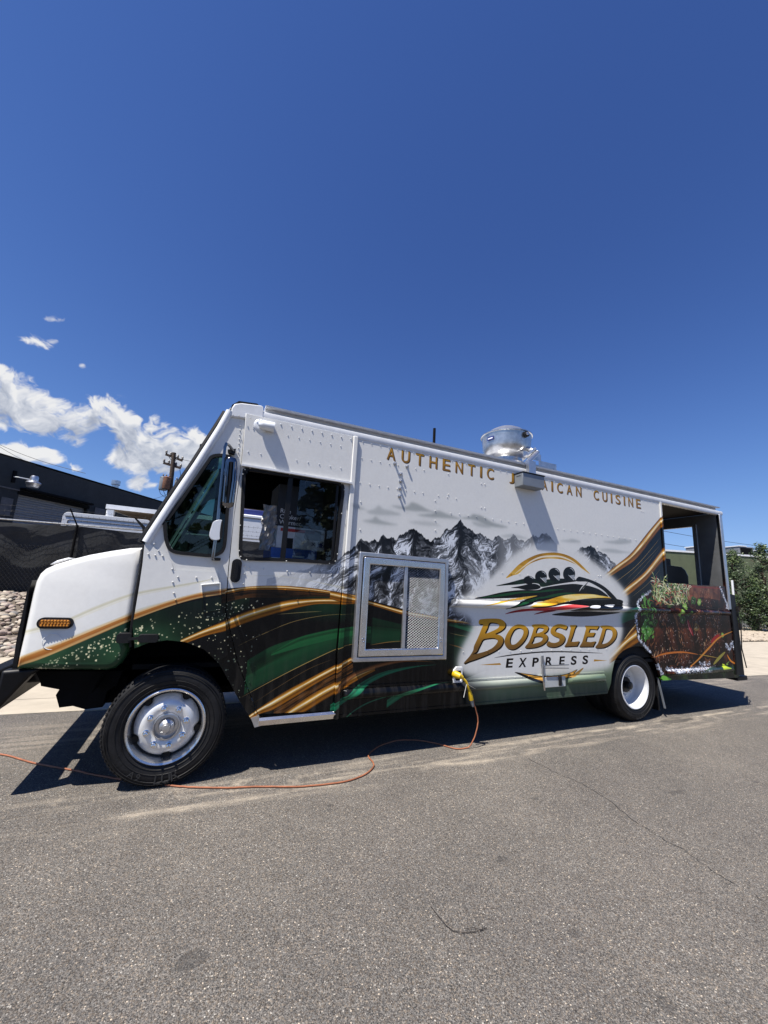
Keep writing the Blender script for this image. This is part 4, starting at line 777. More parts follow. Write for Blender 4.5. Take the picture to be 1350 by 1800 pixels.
    MB().plate(SS([(54, 1020), (48, 1040), (40, 1090), (32, 1135), (26, 1178), (18, 1178), (25, 1130), (36, 1080), (46, 1032)], .13), .16, 2.1).build('grille', 'black_paint', T)
    hx = MB()
    ml_c = S(98.5, 1095, .06); y = tilt(*ml_c) + .0
    lamp = MB().plate(rrect(ml_c[0] - .108, ml_c[1] - .039, ml_c[0] + .108, ml_c[1] + .039, .038, 7), y - .022, y + .012).build('marker_light', 'black_rubber', T, bevel=.007)
    MB().plate(rrect(ml_c[0] - .092, ml_c[1] - .026, ml_c[0] + .092, ml_c[1] + .026, .025, 7), y - .030, y - .021).build('lens', 'amber_dark', lamp, bevel=.004)
    dd = MB()
    for i in range(9):
        for j in range(3): dd.dome((ml_c[0] - .076 + i * .019 + (j % 2) * .004, y - .030, ml_c[1] + (j - 1) * .016), .0085, .006, 8)
    dd.build('lens_beads', 'amber_plastic', lamp, kind='stuff')
    MB().tube([(ml_c[0] + .0 + .055 * math.cos(t), tilt(ml_c[0], ml_c[1] - .13) - .001, ml_c[1] - .13 + .055 * math.sin(t)) for t in np.linspace(0, 6.28, 30)], .0022, 4, False).build('access_ring', 'gutter_white', ho)
    for (u0, v0, u1, v1) in ((205, 1112, 234, 1129), (244, 1113, 281, 1127)):
        p, q = S(u0, v1), S(u1, v0); MB().plate(rrect(p[0], p[1], q[0], q[1], .02, 4), -.05 - (.03 if u0 > 240 else 0), .02).build('hood_latch', 'black_rubber', T, bevel=.006)
    p, q = S(232, 1122), S(248, 1119); MB().bar((p[0] - .02, -.05, p[1]), (q[0] + .02, -.06, q[1]), .012, .02).build('latch_strap', 'black_rubber', T)
    wsn = F((253, 958), (247, 998), (238, 1048), (230.5, 1108), (229, 1138)); MB().tube([(x, .012, z) for x, z in wsn], .011, 6).build('hood_seam', 'black_rubber', T)
    # wiper arm
    w0, w1 = S(238, 911, .5), S(257, 950, .5)
    MB().tube([(w1[0], .5, w1[1]), ((w0[0] + w1[0]) / 2 + .02, .5, (w0[1] + w1[1]) / 2 + .02), (w0[0], .5, w0[1])], [.02, .016, .008], 6).build('wiper_arm', 'black_paint', T)
    # --- wheels
    def tyre(cx, y0, wd, r, par):
        h = wd / 2; prof = [(.265, .02), (.285, .0), (.32, -.012), (.36, -.016), (.40, -.006), (.418, .008), (.43, .03), (.4305, wd * .3), (.424, wd * .31), (.424, wd * .34), (.431, wd * .35), (.431, wd * .62), (.424, wd * .63), (.424, wd * .66), (.4305, wd * .67), (.43, wd - .03), (.418, wd - .008), (.36, wd + .012), (.285, wd), (.265, wd - .02)]
        t = MB().lathe(prof, (cx, y0, .43), 'y', 72)
        for rr in (.302, .335, .385, .402): t.lathe([(rr - .003, -.0165 + abs(rr - .36) * .12), (rr, -.0215 + abs(rr - .36) * .14), (rr + .003, -.0165 + abs(rr - .36) * .12)], (cx, y0, .43), 'y', 72)
        o = t.build('tyre', 'tyre_rubber', par, smooth=40)
        if y0 < .2:      # raised sidewall lettering
            for ch_, an_ in (('9', -1.98), ('A', -2.12), ('L', -1.60), ('U', -1.45), ('R', -1.28)):
                hh_ = .045 if ch_ in '9A' else .07
                fr_, bb_ = glyph_tris(ch_); mb_ = MB(); sg_ = 1
                for q_ in fr_:
                    V_ = []
                    for p_ in q_:
                        lx_ = ((p_[0] - (bb_[0] + bb_[1]) / 2) / (bb_[3] - bb_[2])) * hh_; rz_ = .36 - hh_ / 2 + (1 - (p_[1] - bb_[2]) / (bb_[3] - bb_[2])) * hh_ if ch_ in '9A' else .36 - hh_ / 2 + (1 - (p_[1] - bb_[2]) / (bb_[3] - bb_[2])) * hh_
                        ag_ = an_ + lx_ / .36; V_.append((cx + rz_ * math.cos(ag_), y0 - .0195, .43 + rz_ * math.sin(ag_)))
                    mb_.add(V_, [tuple(range(len(V_)))])
                mb_.build('lettering', 'tyre_letter', par, smooth=0)
        k = MB()
        for i in range(72):
            a = 2 * math.pi * i / 72; c, s_ = math.cos(a), math.sin(a)
            k.bar((cx + .421 * c, y0 + .004, .43 + .421 * s_), (cx + .4315 * c, y0 + .03, .43 + .4315 * s_), .018, .006, (c, 0, s_))
        k.build('tread_blocks', 'tyre_rubber', par, kind='stuff'); return o
    def front_wheel(y0, name_label=None):
        cx = -.125; W = bpy.data.objects.new('front_wheel', None); COL.objects.link(W); W.parent = T
        tyre(cx, y0, .23, .43, W)
        MB().lathe([(.272, .012), (.278, -.004), (.270, -.010), (.258, -.004), (.250, .02), (.246, .06), (.235, .085), (.232, .20)], (cx, y0, .43), 'y', 64).build('rim', 'polished_aluminium', W)
        # convex disc with hand holes round its edge
        D = MB(); n = 96; rs_ = [(.0005, .02), (.07, .02), (.088, .022), (.10, .006), (.14, -.004), (.165, -.004), (.190, .016), (.208, .040), (.220, .062), (.236, .095)]; V = []
        for j, (r_, t_) in enumerate(rs_):
            for k in range(n):
                a = 2 * math.pi * k / n; hole = max(0, math.cos(5 * (a - 1.05)) - .72) / .28
                rr = r_ - (.014 * hole ** .5 if j in (7,) else 0) - (.012 * hole ** .5 if j >= 8 else 0); tt = t_ + (.02 * hole if j >= 8 else 0)
                V.append((cx + rr * math.cos(a), y0 + tt, .43 + rr * math.sin(a)))
        D.add(V, [(j * n + k, j * n + (k + 1) % n, (j + 1) * n + (k + 1) % n, (j + 1) * n + k) for j in range(len(rs_) - 1) for k in range(n)])
        D.build('wheel_disc', 'wheel_alloy', W, smooth=60)
        MB().lathe([(.245, .07), (.20, .09)], (cx, y0, .43), 'y', 40).build('rim_well', 'black_paint', W)
        for k in range(5):
            a = 1.05 + 2 * math.pi * k / 5; MB().lathe([(.028, -.0), (.024, .004), (.0005, .006)], (cx + .228 * math.cos(a), y0 + .058, .43 + .228 * math.sin(a)), 'y', 12).build('hand_hole', 'black_paint', W)
        MB().lathe([(.098, .010), (.095, -.010), (.088, -.012), (.080, .020), (.060, .018), (.055, .006), (.052, -.012), (.034, -.028), (.031, -.05), (.026, -.058), (.0005, -.060)], (cx, y0, .43), 'y', 36).build('hub', 'aluminium', W, smooth=30)
        for k in range(8):
            a = 2 * math.pi * k / 8 + .25; x, z = cx + .138 * math.cos(a), .43 + .138 * math.sin(a)
            nb = MB().lathe([(.024, .01), (.023, -.006), (.017, -.009)], (x, y0, z), 'y', 14).lathe([(.016, -.008), (.016, -.034), (.010, -.037), (.009, -.050), (.0005, -.051)], (x, y0, z), 'y', 6); nb.build('lug_nut', 'chrome_bright', W, smooth=25)
    front_wheel(.022)
    def rear_wheel():
        cx = 5.425; W = bpy.data.objects.new('rear_wheel', None); COL.objects.link(W); W.parent = T; y0 = .03
        tyre(cx, y0, .23, .43, W)
        MB().lathe([(.272, .012), (.280, -.004), (.272, -.010), (.256, -.002), (.248, .02), (.240, .06), (.228, .085), (.226, .15), (.214, .165), (.16, .17), (.15, .178), (.0005, .178)], (cx, y0, .43), 'y', 64).build('rim', 'wheel_white', W, smooth=35)
        MB().lathe([(.10, .178), (.098, .12), (.088, .11), (.052, .108), (.050, .06), (.044, .055), (.0005, .053)], (cx - .0, y0, .43), 'y', 32).build('hub', 'black_paint', W)
        for k in range(8):
            a = 2 * math.pi * k / 8; x, z = cx + .138 * math.cos(a), .43 + .138 * math.sin(a)
            MB().lathe([(.02, .178), (.018, .15), (.010, .145), (.009, .12), (.0005, .119)], (x, y0, z), 'y', 8).build('lug_nut', 'wheel_white', W, smooth=25)
        W2 = bpy.data.objects.new('rear_wheel', None); COL.objects.link(W2); W2.parent = T; tyre(cx, .30, .23, .43, W2)
        MB().lathe([(.27, .03), (.2, .2), (.0005, .21)], (cx, .30, .43), 'y', 24).build('rim', 'wheel_white', W2)
    rear_wheel()
    for cx in (-.125, 5.425):
        W = bpy.data.objects.new('front_wheel' if cx < 0 else 'rear_wheel', None); COL.objects.link(W); W.parent = T; tyre(cx, 2.0, .23, .43, W); MB().lathe([(.27, 0), (.2, .1), (.0005, .1)], (cx, 2.0, .43), 'y', 24).build('rim', 'wheel_white', W)
    # --- underside
    ch = MB(); ch.box(-.95, 7.9, .62, .70, .56, .74); ch.box(-.95, 7.9, 1.6, 1.68, .56, .74)
    for x in (-.6, .6, 1.6, 2.6, 3.6, 4.6, 5.1, 6.2, 7.2): ch.box(x - .04, x + .04, .70, 1.6, .56, .68)
    ch.build('chassis_frame', 'chassis_black', T)
    ax = MB(); ax.tube([(-.125, .32, .43), (-.125, .6, .36), (-.125, 1.7, .36), (-.125, 2.0, .43)], .055, 8); ax.tube([(5.425, .32, .43), (5.425, 2.0, .43)], .07, 8); ax.lathe([(.001, -.2), (.14, -.1), (.17, 0), (.14, .1), (.001, .2)], (5.425, 1.15, .43), 'y', 16)
    ax.build('axle', 'chassis_black', T)
    uc = MB(); uc.box(1.3, 2.4, .3, .75, .36, .7); uc.box(3.0, 3.9, .25, .8, .34, .66); uc.tube([(2.4, 1.1, .45), (5.3, 1.1, .45)], .05, 8); uc.tube([(.5, 1.0, .38), (2.5, 1.0, .36), (4.4, .45, .34), (4.62, .25, .36)], .045, 8)
    uc.build('underfloor_tank', 'chassis_black', T)
    fr = MB(); 
    fr.plate(SS([(62, 1180), (215, 1180), (205, 1205), (188, 1215), (180, 1243), (150, 1247), (128, 1241), (104, 1244), (98, 1222), (104, 1212), (72, 1206), (70, 1196)], .30), .30, .55)
    fr.box(-1.05, .1, .75, 1.55, .66, .95); fr.box(-.8, -.5, .5, .6, .5, .7)
    fr.build('steering_gear', 'chassis_black', T)
    MB().box(4.78, 5.95, .6, .64, .40, 1.05).build('wheel_housing', 'chassis_black', T)
    il = MB().box(-.72, .52, .62, .66, .50, 1.30); il.build('wheel_housing', 'chassis_black', T)
    for cxx_, czz_ in ((-.08, .56),):
        ah = MB(); P_ = [(cxx_ + .60 * math.cos(t), czz_ + .56 * math.sin(t)) for t in np.linspace(.1, math.pi - .2, 24)]; V = [(x, y, z) for x, z in P_ for y in (.12, .62)]; ah.add(V, [(2 * i, 2 * i + 1, 2 * i + 3, 2 * i + 2) for i in range(len(P_) - 1)]); ah.build('wheel_housing', 'chassis_black', T)
    ah = MB(); P_ = [(5.43 + .56 * math.cos(t), .47 + .52 * math.sin(t)) for t in np.linspace(-.1, math.pi + .1, 24)]; V = [(x, y, z) for x, z in P_ for y in (.032, .6)]; ah.add(V, [(2 * i, 2 * i + 1, 2 * i + 3, 2 * i + 2) for i in range(len(P_) - 1)]); ah.build('wheel_housing', 'chassis_black', T)
    MB().box(5.97, 6.0, .08, .72, .08, .60).build('mud_flap', 'black_rubber', T)
    MB().bar((5.965, .06, .52), (6.03, .03, .12), .012, .022).build('flap_weight', 'grey_box', T)
    # front bumper: a deep black channel wrapped round the corner
    bp = MB(); bp.box(-1.33, -1.22, .10, 2.20, .56, .86); bp.add([(-1.22, .10, .86), (-1.0, .12, .865), (-1.06, .12, .81), (-1.22, .10, .56), (-1.22, .2, .86), (-1.0, .28, .865), (-1.06, .28, .81), (-1.22, .2, .56)], [(0, 1, 2, 3), (4, 7, 6, 5), (0, 4, 5, 1), (1, 5, 6, 2), (2, 6, 7, 3), (0, 3, 7, 4)])
    bp.box(-1.30, -.9, .60, .72, .66, .78); bp.build('front_bumper', 'black_paint', T, bevel=.02)
    # --- aluminium framed vent hatch
    yh = -.055
    C4 = SS([(631.5, 970.5), (789.5, 982.5), (784.5, 1159.5), (621.5, 1164)], yh); x0, x1 = (C4[0][0] + C4[3][0]) / 2, (C4[1][0] + C4[2][0]) / 2; zt, zb = (C4[0][1] + C4[1][1]) / 2, (C4[2][1] + C4[3][1]) / 2
    hat = MB().plate([(x0, zb), (x1, zb), (x1, zt), (x0, zt)], yh, -.001, [[(x0 + .04, zb + .04), (x1 - .04, zb + .04), (x1 - .04, zt - .04), (x0 + .04, zt - .04)]]).build('vent_hatch', 'aluminium', T, bevel=.006)
    i0 = .048; a0, a1, b0, b1 = x0 + i0, x1 - i0, zb + i0, zt - i0; w = .068
    MB().plate([(a0, b0), (a1, b0), (a1, b1), (a0, b1)], yh - .014, yh + .02, [[(a0 + w, b0 + w), (a1 - w, b0 + w), (a1 - w, b1 - w), (a0 + w, b1 - w)]]).build('inner_frame', 'polished_aluminium', hat, bevel=.010)
    g0, g1, h0, h1 = a0 + w, a1 - w, b0 + w, b1 - w; mid = g0 + (g1 - g0) * .505
    MB().box(mid - .018, mid + .018, yh - .006, yh + .02, h0, h1).build('divider', 'aluminium', hat, bevel=.004)
    MB().box(g0, mid - .018, yh + .018, yh + .024, h0, h1).build('sliding_panel', 'wrap', hat)
    MB().box(mid + .018, g1, yh + .030, yh + .034, h0, h1).build('backing_panel', 'wrap', hat)
    em = MB(); cw, chh = .0175, .0125; xa, xb = mid + .018, g1; nx = int((xb - xa) / cw); nz = int((h1 - h0) / chh)
    cw = (xb - xa) / nx; chh = (h1 - h0) / nz; t_ = .0048; Y0 = yh + .006
    for j in range(nz):
        for i in range(nx):
            for sgn in (1, -1):
                up = (i + j) % 2 == 0; za, zb_ = (h0 + j * chh, h0 + (j + 1) * chh) if (up == (sgn > 0)) else (h0 + (j + 1) * chh, h0 + j * chh)
                if sgn < 0: continue
                p = (xa + i * cw, Y0, za); q = (xa + (i + 1) * cw, Y0 + .001, zb_)
                em.add([(p[0], Y0, p[2] - t_ / 2), (q[0], Y0, q[2] - t_ / 2), (q[0], Y0 + .004, q[2] + t_ / 2), (p[0], Y0 + .004, p[2] + t_ / 2)], [(0, 1, 2, 3)])
    em.build('expanded_mesh', 'mesh_metal', hat, kind='stuff', smooth=0)
    for u, v in ((632, 1123), (633, 1128), (776, 1123), (776, 1128)):
        x, z = S(u + 5 if u < 700 else u - 2, v, yh); MB().lathe([(.011, 0), (.010, -.006), (.006, -.010), (.0005, -.011)], (x, yh - .014, z), 'y', 10).build('latch_bolt', 'chrome', hat)
    # studs sticking out of the side under the first letters
    for px, py in ((694.7, 815), (716, 819.7), (705, 833), (704.5, 846), (703.5, 858.5), (702.5, 872)):
        x, z = S(px, py, -.01); b = MB().lathe([(.020, 0), (.020, -.004), (.012, -.006)], (x, 0, z), 'y', 14); b.lathe([(.013, -.005), (.013, -.026), (.006, -.030), (.0005, -.031)], (x, 0, z), 'y', 6); b.build('bolt', 'galvanised', T, smooth=25)
    # --- power inlet, folding step bracket
    x, z = S(803, 1187); q = MB(); q.plate([(x - .055, z - .07), (x + .06, z - .07), (x + .06, z + .085), (x - .02, z + .09), (x - .055, z + .055)], -.02, -.002, [rrect(x - .03, z - .05, x + .045, z + .05, .02)]); q.build('inlet_flange', 'gutter_white', T, bevel=.004)
    MB().plate(rrect(x - .03, z - .05, x + .045, z + .05, .02), -.006, -.003).build('inlet_socket', 'black_rubber', T)
    x, z0_, z1_ = S(952, 1152)[0], S(952, 1207)[1], S(952, 1152)[1]
    la = MB(); la.box(x - .016, x + .016, -.018, -.002, z1_ - .12, z1_); la.box(x - .010, x + .010, -.024, -.006, z1_ - .33, z1_ - .1); la.bar((x, -.035, z1_ - .11), (x + .40, -.035, z1_ - .11), .012, .012); la.bar((x, -.035, z1_ - .135), (x + .40, -.035, z1_ - .15), .01, .01); la.build('latch_rail', 'stainless', T, bevel=.003)
    xa, xb = S(957, 1200)[0], S(995, 1200)[0]
    MB().box(xa - .02, xb - .02, -.012, -.002, .515, .63).build('step_bracket', 'wrap_plain', T, bevel=.004)
    MB().box(xa + .21, xa + .245, -.035, -.012, .53, .64).build('step_latch', 'black_rubber', T, bevel=.004)
    MB().tube([(S(955, 1194)[0] - .03, -.045, .50), (S(955, 1194)[0] - .05, -.05, .60)], .012, 8).build('step_hinge', 'chrome', T)
    # --- roof exhaust fan
    c = (S(890, 780, .55)[0], .55, 0); fz = 3.52
    fan = MB().lathe([(.215, 3.21), (.215, 3.42), (.25, 3.44), (.29, 3.47), (.315, 3.52), (.33, 3.58), (.332, 3.64), (.345, 3.75), (.358, 3.755), (.358, 3.768), (.345, 3.77)], c, 'z', 56).build('exhaust_fan', 'galvanised', T, smooth=30)
    MB().lathe([(.345, 3.768), (.28, 3.81), (.23, 3.85), (.165, 3.885), (.08, 3.90), (.0005, 3.903)], c, 'z', 40).build('fan_cap', 'aluminium', fan, smooth=30)
    fx_, fz_ = S(921, 764, .12)
    MB().tube([(c[0] + .03, .24, 3.70), (c[0] + .03, .175, 3.705)], .042, 16).build('conduit_collar', 'black_rubber', fan)
    MB().tube([(c[0] + .03, .19, 3.703), (c[0] + .03, .165, 3.707)], .024, 12).build('conduit_plug', 'aluminium', fan)
    lab = MB(); n = 10; an = [(-3.12 + .32 * i / n) for i in range(n + 1)]; lab.add([(c[0] + .345 * math.cos(a), c[1] + .345 * math.sin(a), z + (a + 2.55) * .0) for a in an for z in (3.64, 3.69)], [(2 * i, 2 * i + 2, 2 * i + 3, 2 * i + 1) for i in range(n)]); lab.build('fan_badge', 'print_blue', fan)
    lb = MB(); an = [(-3.08 + .24 * i / n) for i in range(n + 1)]; lb.add([(c[0] + .3475 * math.cos(a), c[1] + .3475 * math.sin(a), z) for a in an for z in (3.656, 3.671)], [(2 * i, 2 * i + 2, 2 * i + 3, 2 * i + 1) for i in range(n)]); lb.build('badge_lettering', 'print_white', fan)
    fb = MB(); fb.box(c[0] - .38, c[0] + .42, .18, .95, 3.19, 3.30); fb.bar((c[0] - .05, .17, 3.40), (c[0] + .26, .17, 3.40), .01, .09); fb.bar((c[0] + .30, .24, 3.33), (c[0] + .62, .24, 3.33), .01, .12); fb.build('fan_curb', 'galvanised', fan)
    dt = MB(); dt.tube([(c[0] + .1, .28, 3.55), (c[0] + .15, .12, 3.44), (S(925, 815)[0], -.03, 3.22), (S(929, 826)[0], -.07, 3.06)], .032, 8); dt.bar((c[0] - .02, .2, 3.36), (c[0] + .12, .12, 3.50), .02, .03); dt.box(S(925, 820)[0] - .05, S(925, 820)[0] + .06, -.10, -.05, 3.0, 3.21); dt.build('drain_spout', 'aluminium', fan)
    gb = MB().box(3.34, 3.69, -.145, -.002, 2.86, 3.02).build('grease_box', 'grey_box', T, bevel=.006); MB().box(3.335, 3.695, -.155, -.003, 3.021, 3.03).build('box_lid', 'black_paint', gb); MB().box(3.337, 3.3395, -.11, -.04, 2.985, 2.99).build('box_slot', 'black_paint', gb)
    xs, zs = S(763, 775, .9); MB().tube([(xs, .9, 3.18), (xs, .9, S(763, 753, .9)[1])], .022, 6).build('roof_pole', 'chassis_black', T)
    # --- mirror on its chrome frame, standing off the cab
    ym = -.17
    X = lambda px, py, y=ym: (S(px, py, y)[0], y, S(px, py, y)[1])
    mr = MB(); mr.tube([X(413, 796, -.02), X(402, 782, -.10), X(398, 780), X(395.5, 786), X(391, 830), X(386, 880), X(382, 925), X(377, 960), X(374, 980), X(377, 983, -.03)], .013, 8); arm = mr.build('mirror_frame', 'mirror_chrome', T)
    MB().plate(SS([(400, 791), (415, 790), (412, 800), (401, 797)], -.02), -.05, .0).build('mirror_bracket', 'black_paint', arm, bevel=.004); MB().plate(SS([(372, 980), (388, 981), (387, 986), (372, 985)], -.02), -.06, .0).build('mirror_bracket', 'black_paint', arm, bevel=.004)
    hd_ = catmull(SS([(397, 812), (399, 805), (404, 802), (411, 804), (415, 810), (413.5, 840), (409, 875), (405, 888), (400, 891), (395, 887), (390, 878)], ym), 3)
    MB().tube([X(399, 893), X(399.5, 889), X(401, 882), X(404.5, 845), X(406.5, 812), X(407, 806), X(407, 803)], [.02, .045, .050, .052, .052, .042, .02], 14, True, .5).build('mirror_head', 'mirror_chrome', arm, smooth=60)
    for k_ in (-5.5, 0, 5.5): MB().tube([X(400 + k_ * .7, 884, ym - .028), X(404 + k_, 845, ym - .034), X(406.5 + k_, 812, ym - .028)], .013, 6).build('streak_rib', 'mirror_chrome' if k_ else 'black_paint', arm)  # ribs added to streak the reflections, middle one black as a dark reflection
    MB().tube([X(392, 835), X(399, 812), X(404, 806)], .008, 6).build('mirror_strut', 'chrome', arm)
    cvx = MB().plate(catmull(SS([(372, 925), (376, 917), (388, 914), (391.5, 920), (390, 940), (384, 949), (372, 948), (368, 940)], ym), 3), ym - .02, ym + .05).build('spot_mirror', 'white_paint', arm, bevel=.018)
    MB().plate(catmull(SS([(389, 917), (392, 918), (391, 942), (387, 948), (386, 938)], ym - .01), 3), ym - .022, ym + .045).build('spot_glass', 'black_rubber', arm, bevel=.008)
    # far mirror bracket seen past the screen
    fb_ = lambda px, py: (S(px, py, 2.5)[0], 2.5, S(px, py, 2.5)[1])
    fm = MB(); fm.tube([fb_(367, 790), fb_(358, 782)], .03, 6); fm.tube([fb_(358, 782), fb_(354, 802), fb_(350, 830)], .05, 6); fm.build('mirror_bracket', 'chassis_black', T)
    # --- far side, inside and rear
    ZF = lambda p: [(x, z) for x, z in p]
    fc = [(x, z) for x, z in cab]; MB().plate(fc, 2.27, 2.30, [qwin]).build('cab_panel', 'far_panel', T)
    dwf = rrect(.26, 1.70, 1.16, 2.60, .08); MB().plate([(.18, ZB), (XB, ZB), (XB, 3.14), (.12, 3.14)], 2.262, 2.292, [dwf]).build('sliding_door', 'far_panel', T)
    MB().plate(inset(dwf, -.01), 2.24, 2.31, [inset(dwf, .03)]).build('window_gasket', 'black_rubber', T)
    MB().box(XB, 7.86, 2.27, 2.30, ZB, ZR + .1).build('far_side_panel', 'far_panel', T)
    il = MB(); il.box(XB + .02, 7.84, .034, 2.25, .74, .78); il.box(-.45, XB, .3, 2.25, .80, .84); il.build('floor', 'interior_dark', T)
    MB().plate([(.0, .85), (XB, .85), (XB, 3.09), (.0, 3.09)], 2.24, 2.255, [rrect(.27, 1.71, 1.15, 2.59, .08)]).build('dark_lining', 'interior_dark', T)  # dark sheet added over the white far door, standing in for cab shade
    li = MB(); li.box(XB + .03, 6.1, 2.24, 2.265, .8, 3.1); li.box(XB + .03, 6.0, .04, .06, .8, 1.8); li.box(XB + .01, XB + .03, .06, 2.24, .85, 3.1); li.box(.15, XB, .06, 2.24, 3.09, 3.115); li.build('dark_lining', 'interior_dark', T)
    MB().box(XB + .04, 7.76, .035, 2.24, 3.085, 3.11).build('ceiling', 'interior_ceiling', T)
    MB().box(6.1, 7.77, 2.23, 2.265, .8, 3.08).build('bay_lining', 'stainless', T)
    # rear end: stainless inner face with an opening
    rw = MB(); Yp = lambda a, b, z0, z1: rw.box(7.78, 7.84, a, b, z0, z1)
    Yp(.035, .37, .6, 3.08); Yp(.37, 1.95, .6, 1.88); Yp(.37, 1.95, 2.90, 3.08); Yp(1.95, 2.25, .6, 3.08); rw.build('rear_wall', 'stainless', T)
    MB().box(7.765, 7.779, .34, .40, 1.8, 2.93).build('opening_trim', 'aluminium', T)
    MB().box(7.841, 7.875, .0, 2.3, .5, 1.8).build('rear_panel', 'wrap', T); rs = MB(); rs.box(7.841, 7.875, .0, .36, 1.8, 3.1); rs.box(7.841, 7.875, .36, 2.3, 2.93, 3.1); rs.box(7.841, 7.875, 1.96, 2.3, 1.8, 2.93); rs.build('rear_frame', 'aluminium', T)
    # rear rack: dark board, steel post and bumper
    bd = MB(); bd.add([(x, y, z) for y in (-.02, .03) for x, z in SS([(1281, 1044), (1289, 1046), (1298, 1120), (1306, 1186), (1293, 1186), (1289, 1120)], .0)], [(0, 1, 2, 3, 4, 5), (6, 11, 10, 9, 8, 7)] + [(i, (i + 1) % 6, 6 + (i + 1) % 6, 6 + i) for i in range(6)]); bd.build('rear_board', 'black_paint', T)
    MB().tube([(S(1290.5, 1020)[0], .03, S(1290.5, 1020)[1]), (S(1296, 1090)[0], .02, S(1296, 1090)[1]), (S(1303, 1132)[0], .02, S(1303, 1132)[1])], .016, 8).build('rear_post', 'gutter_white', T)
    MB().tube([(8.0, -.03, 1.55), (8.02, -.04, 1.2), (7.98, -.04, .9), (8.06, -.04, .6)], .008, 6).build('rear_cable', 'black_rubber', T)
    MB().box(7.86, 8.15, .0, 2.3, .40, .47).build('rear_bumper', 'black_paint', T, bevel=.01)
    # --- cab interior
    sw = MB(); cxx, cyy, czz = .02, .55, 1.62; Mx = Matrix.Rotation(math.radians(-62), 4, 'Y')
    pts = [Vector((cxx, cyy, czz)) + Mx @ Vector((.23 * math.cos(t), .23 * math.sin(t), 0)) for t in np.linspace(0, 2 * math.pi, 26)]; sw.tube(pts, .016, 6, False); sw.tube([Vector((cxx, cyy, czz)), Vector((cxx - .35, cyy, czz - .4))], .03, 6)
    for t in (.5, 2.6, 4.7): sw.tube([Vector((cxx, cyy, czz)), Vector((cxx, cyy, czz)) + Mx @ Vector((.22 * math.cos(t), .22 * math.sin(t), 0))], .014, 5)
    sw.build('steering_wheel', 'black_rubber', T); da = MB(); da.box(-.5, -.12, .08, 2.2, 1.2, 1.72); da.build('dashboard', 'interior_dark', T, bevel=.04)
    se = MB(); se.box(.42, .85, .35, .85, 1.05, 1.18); se.box(.80, .92, .36, .84, 1.15, 1.75); se.build('driver_seat', 'seat_grey', T, bevel=.03)
    return T
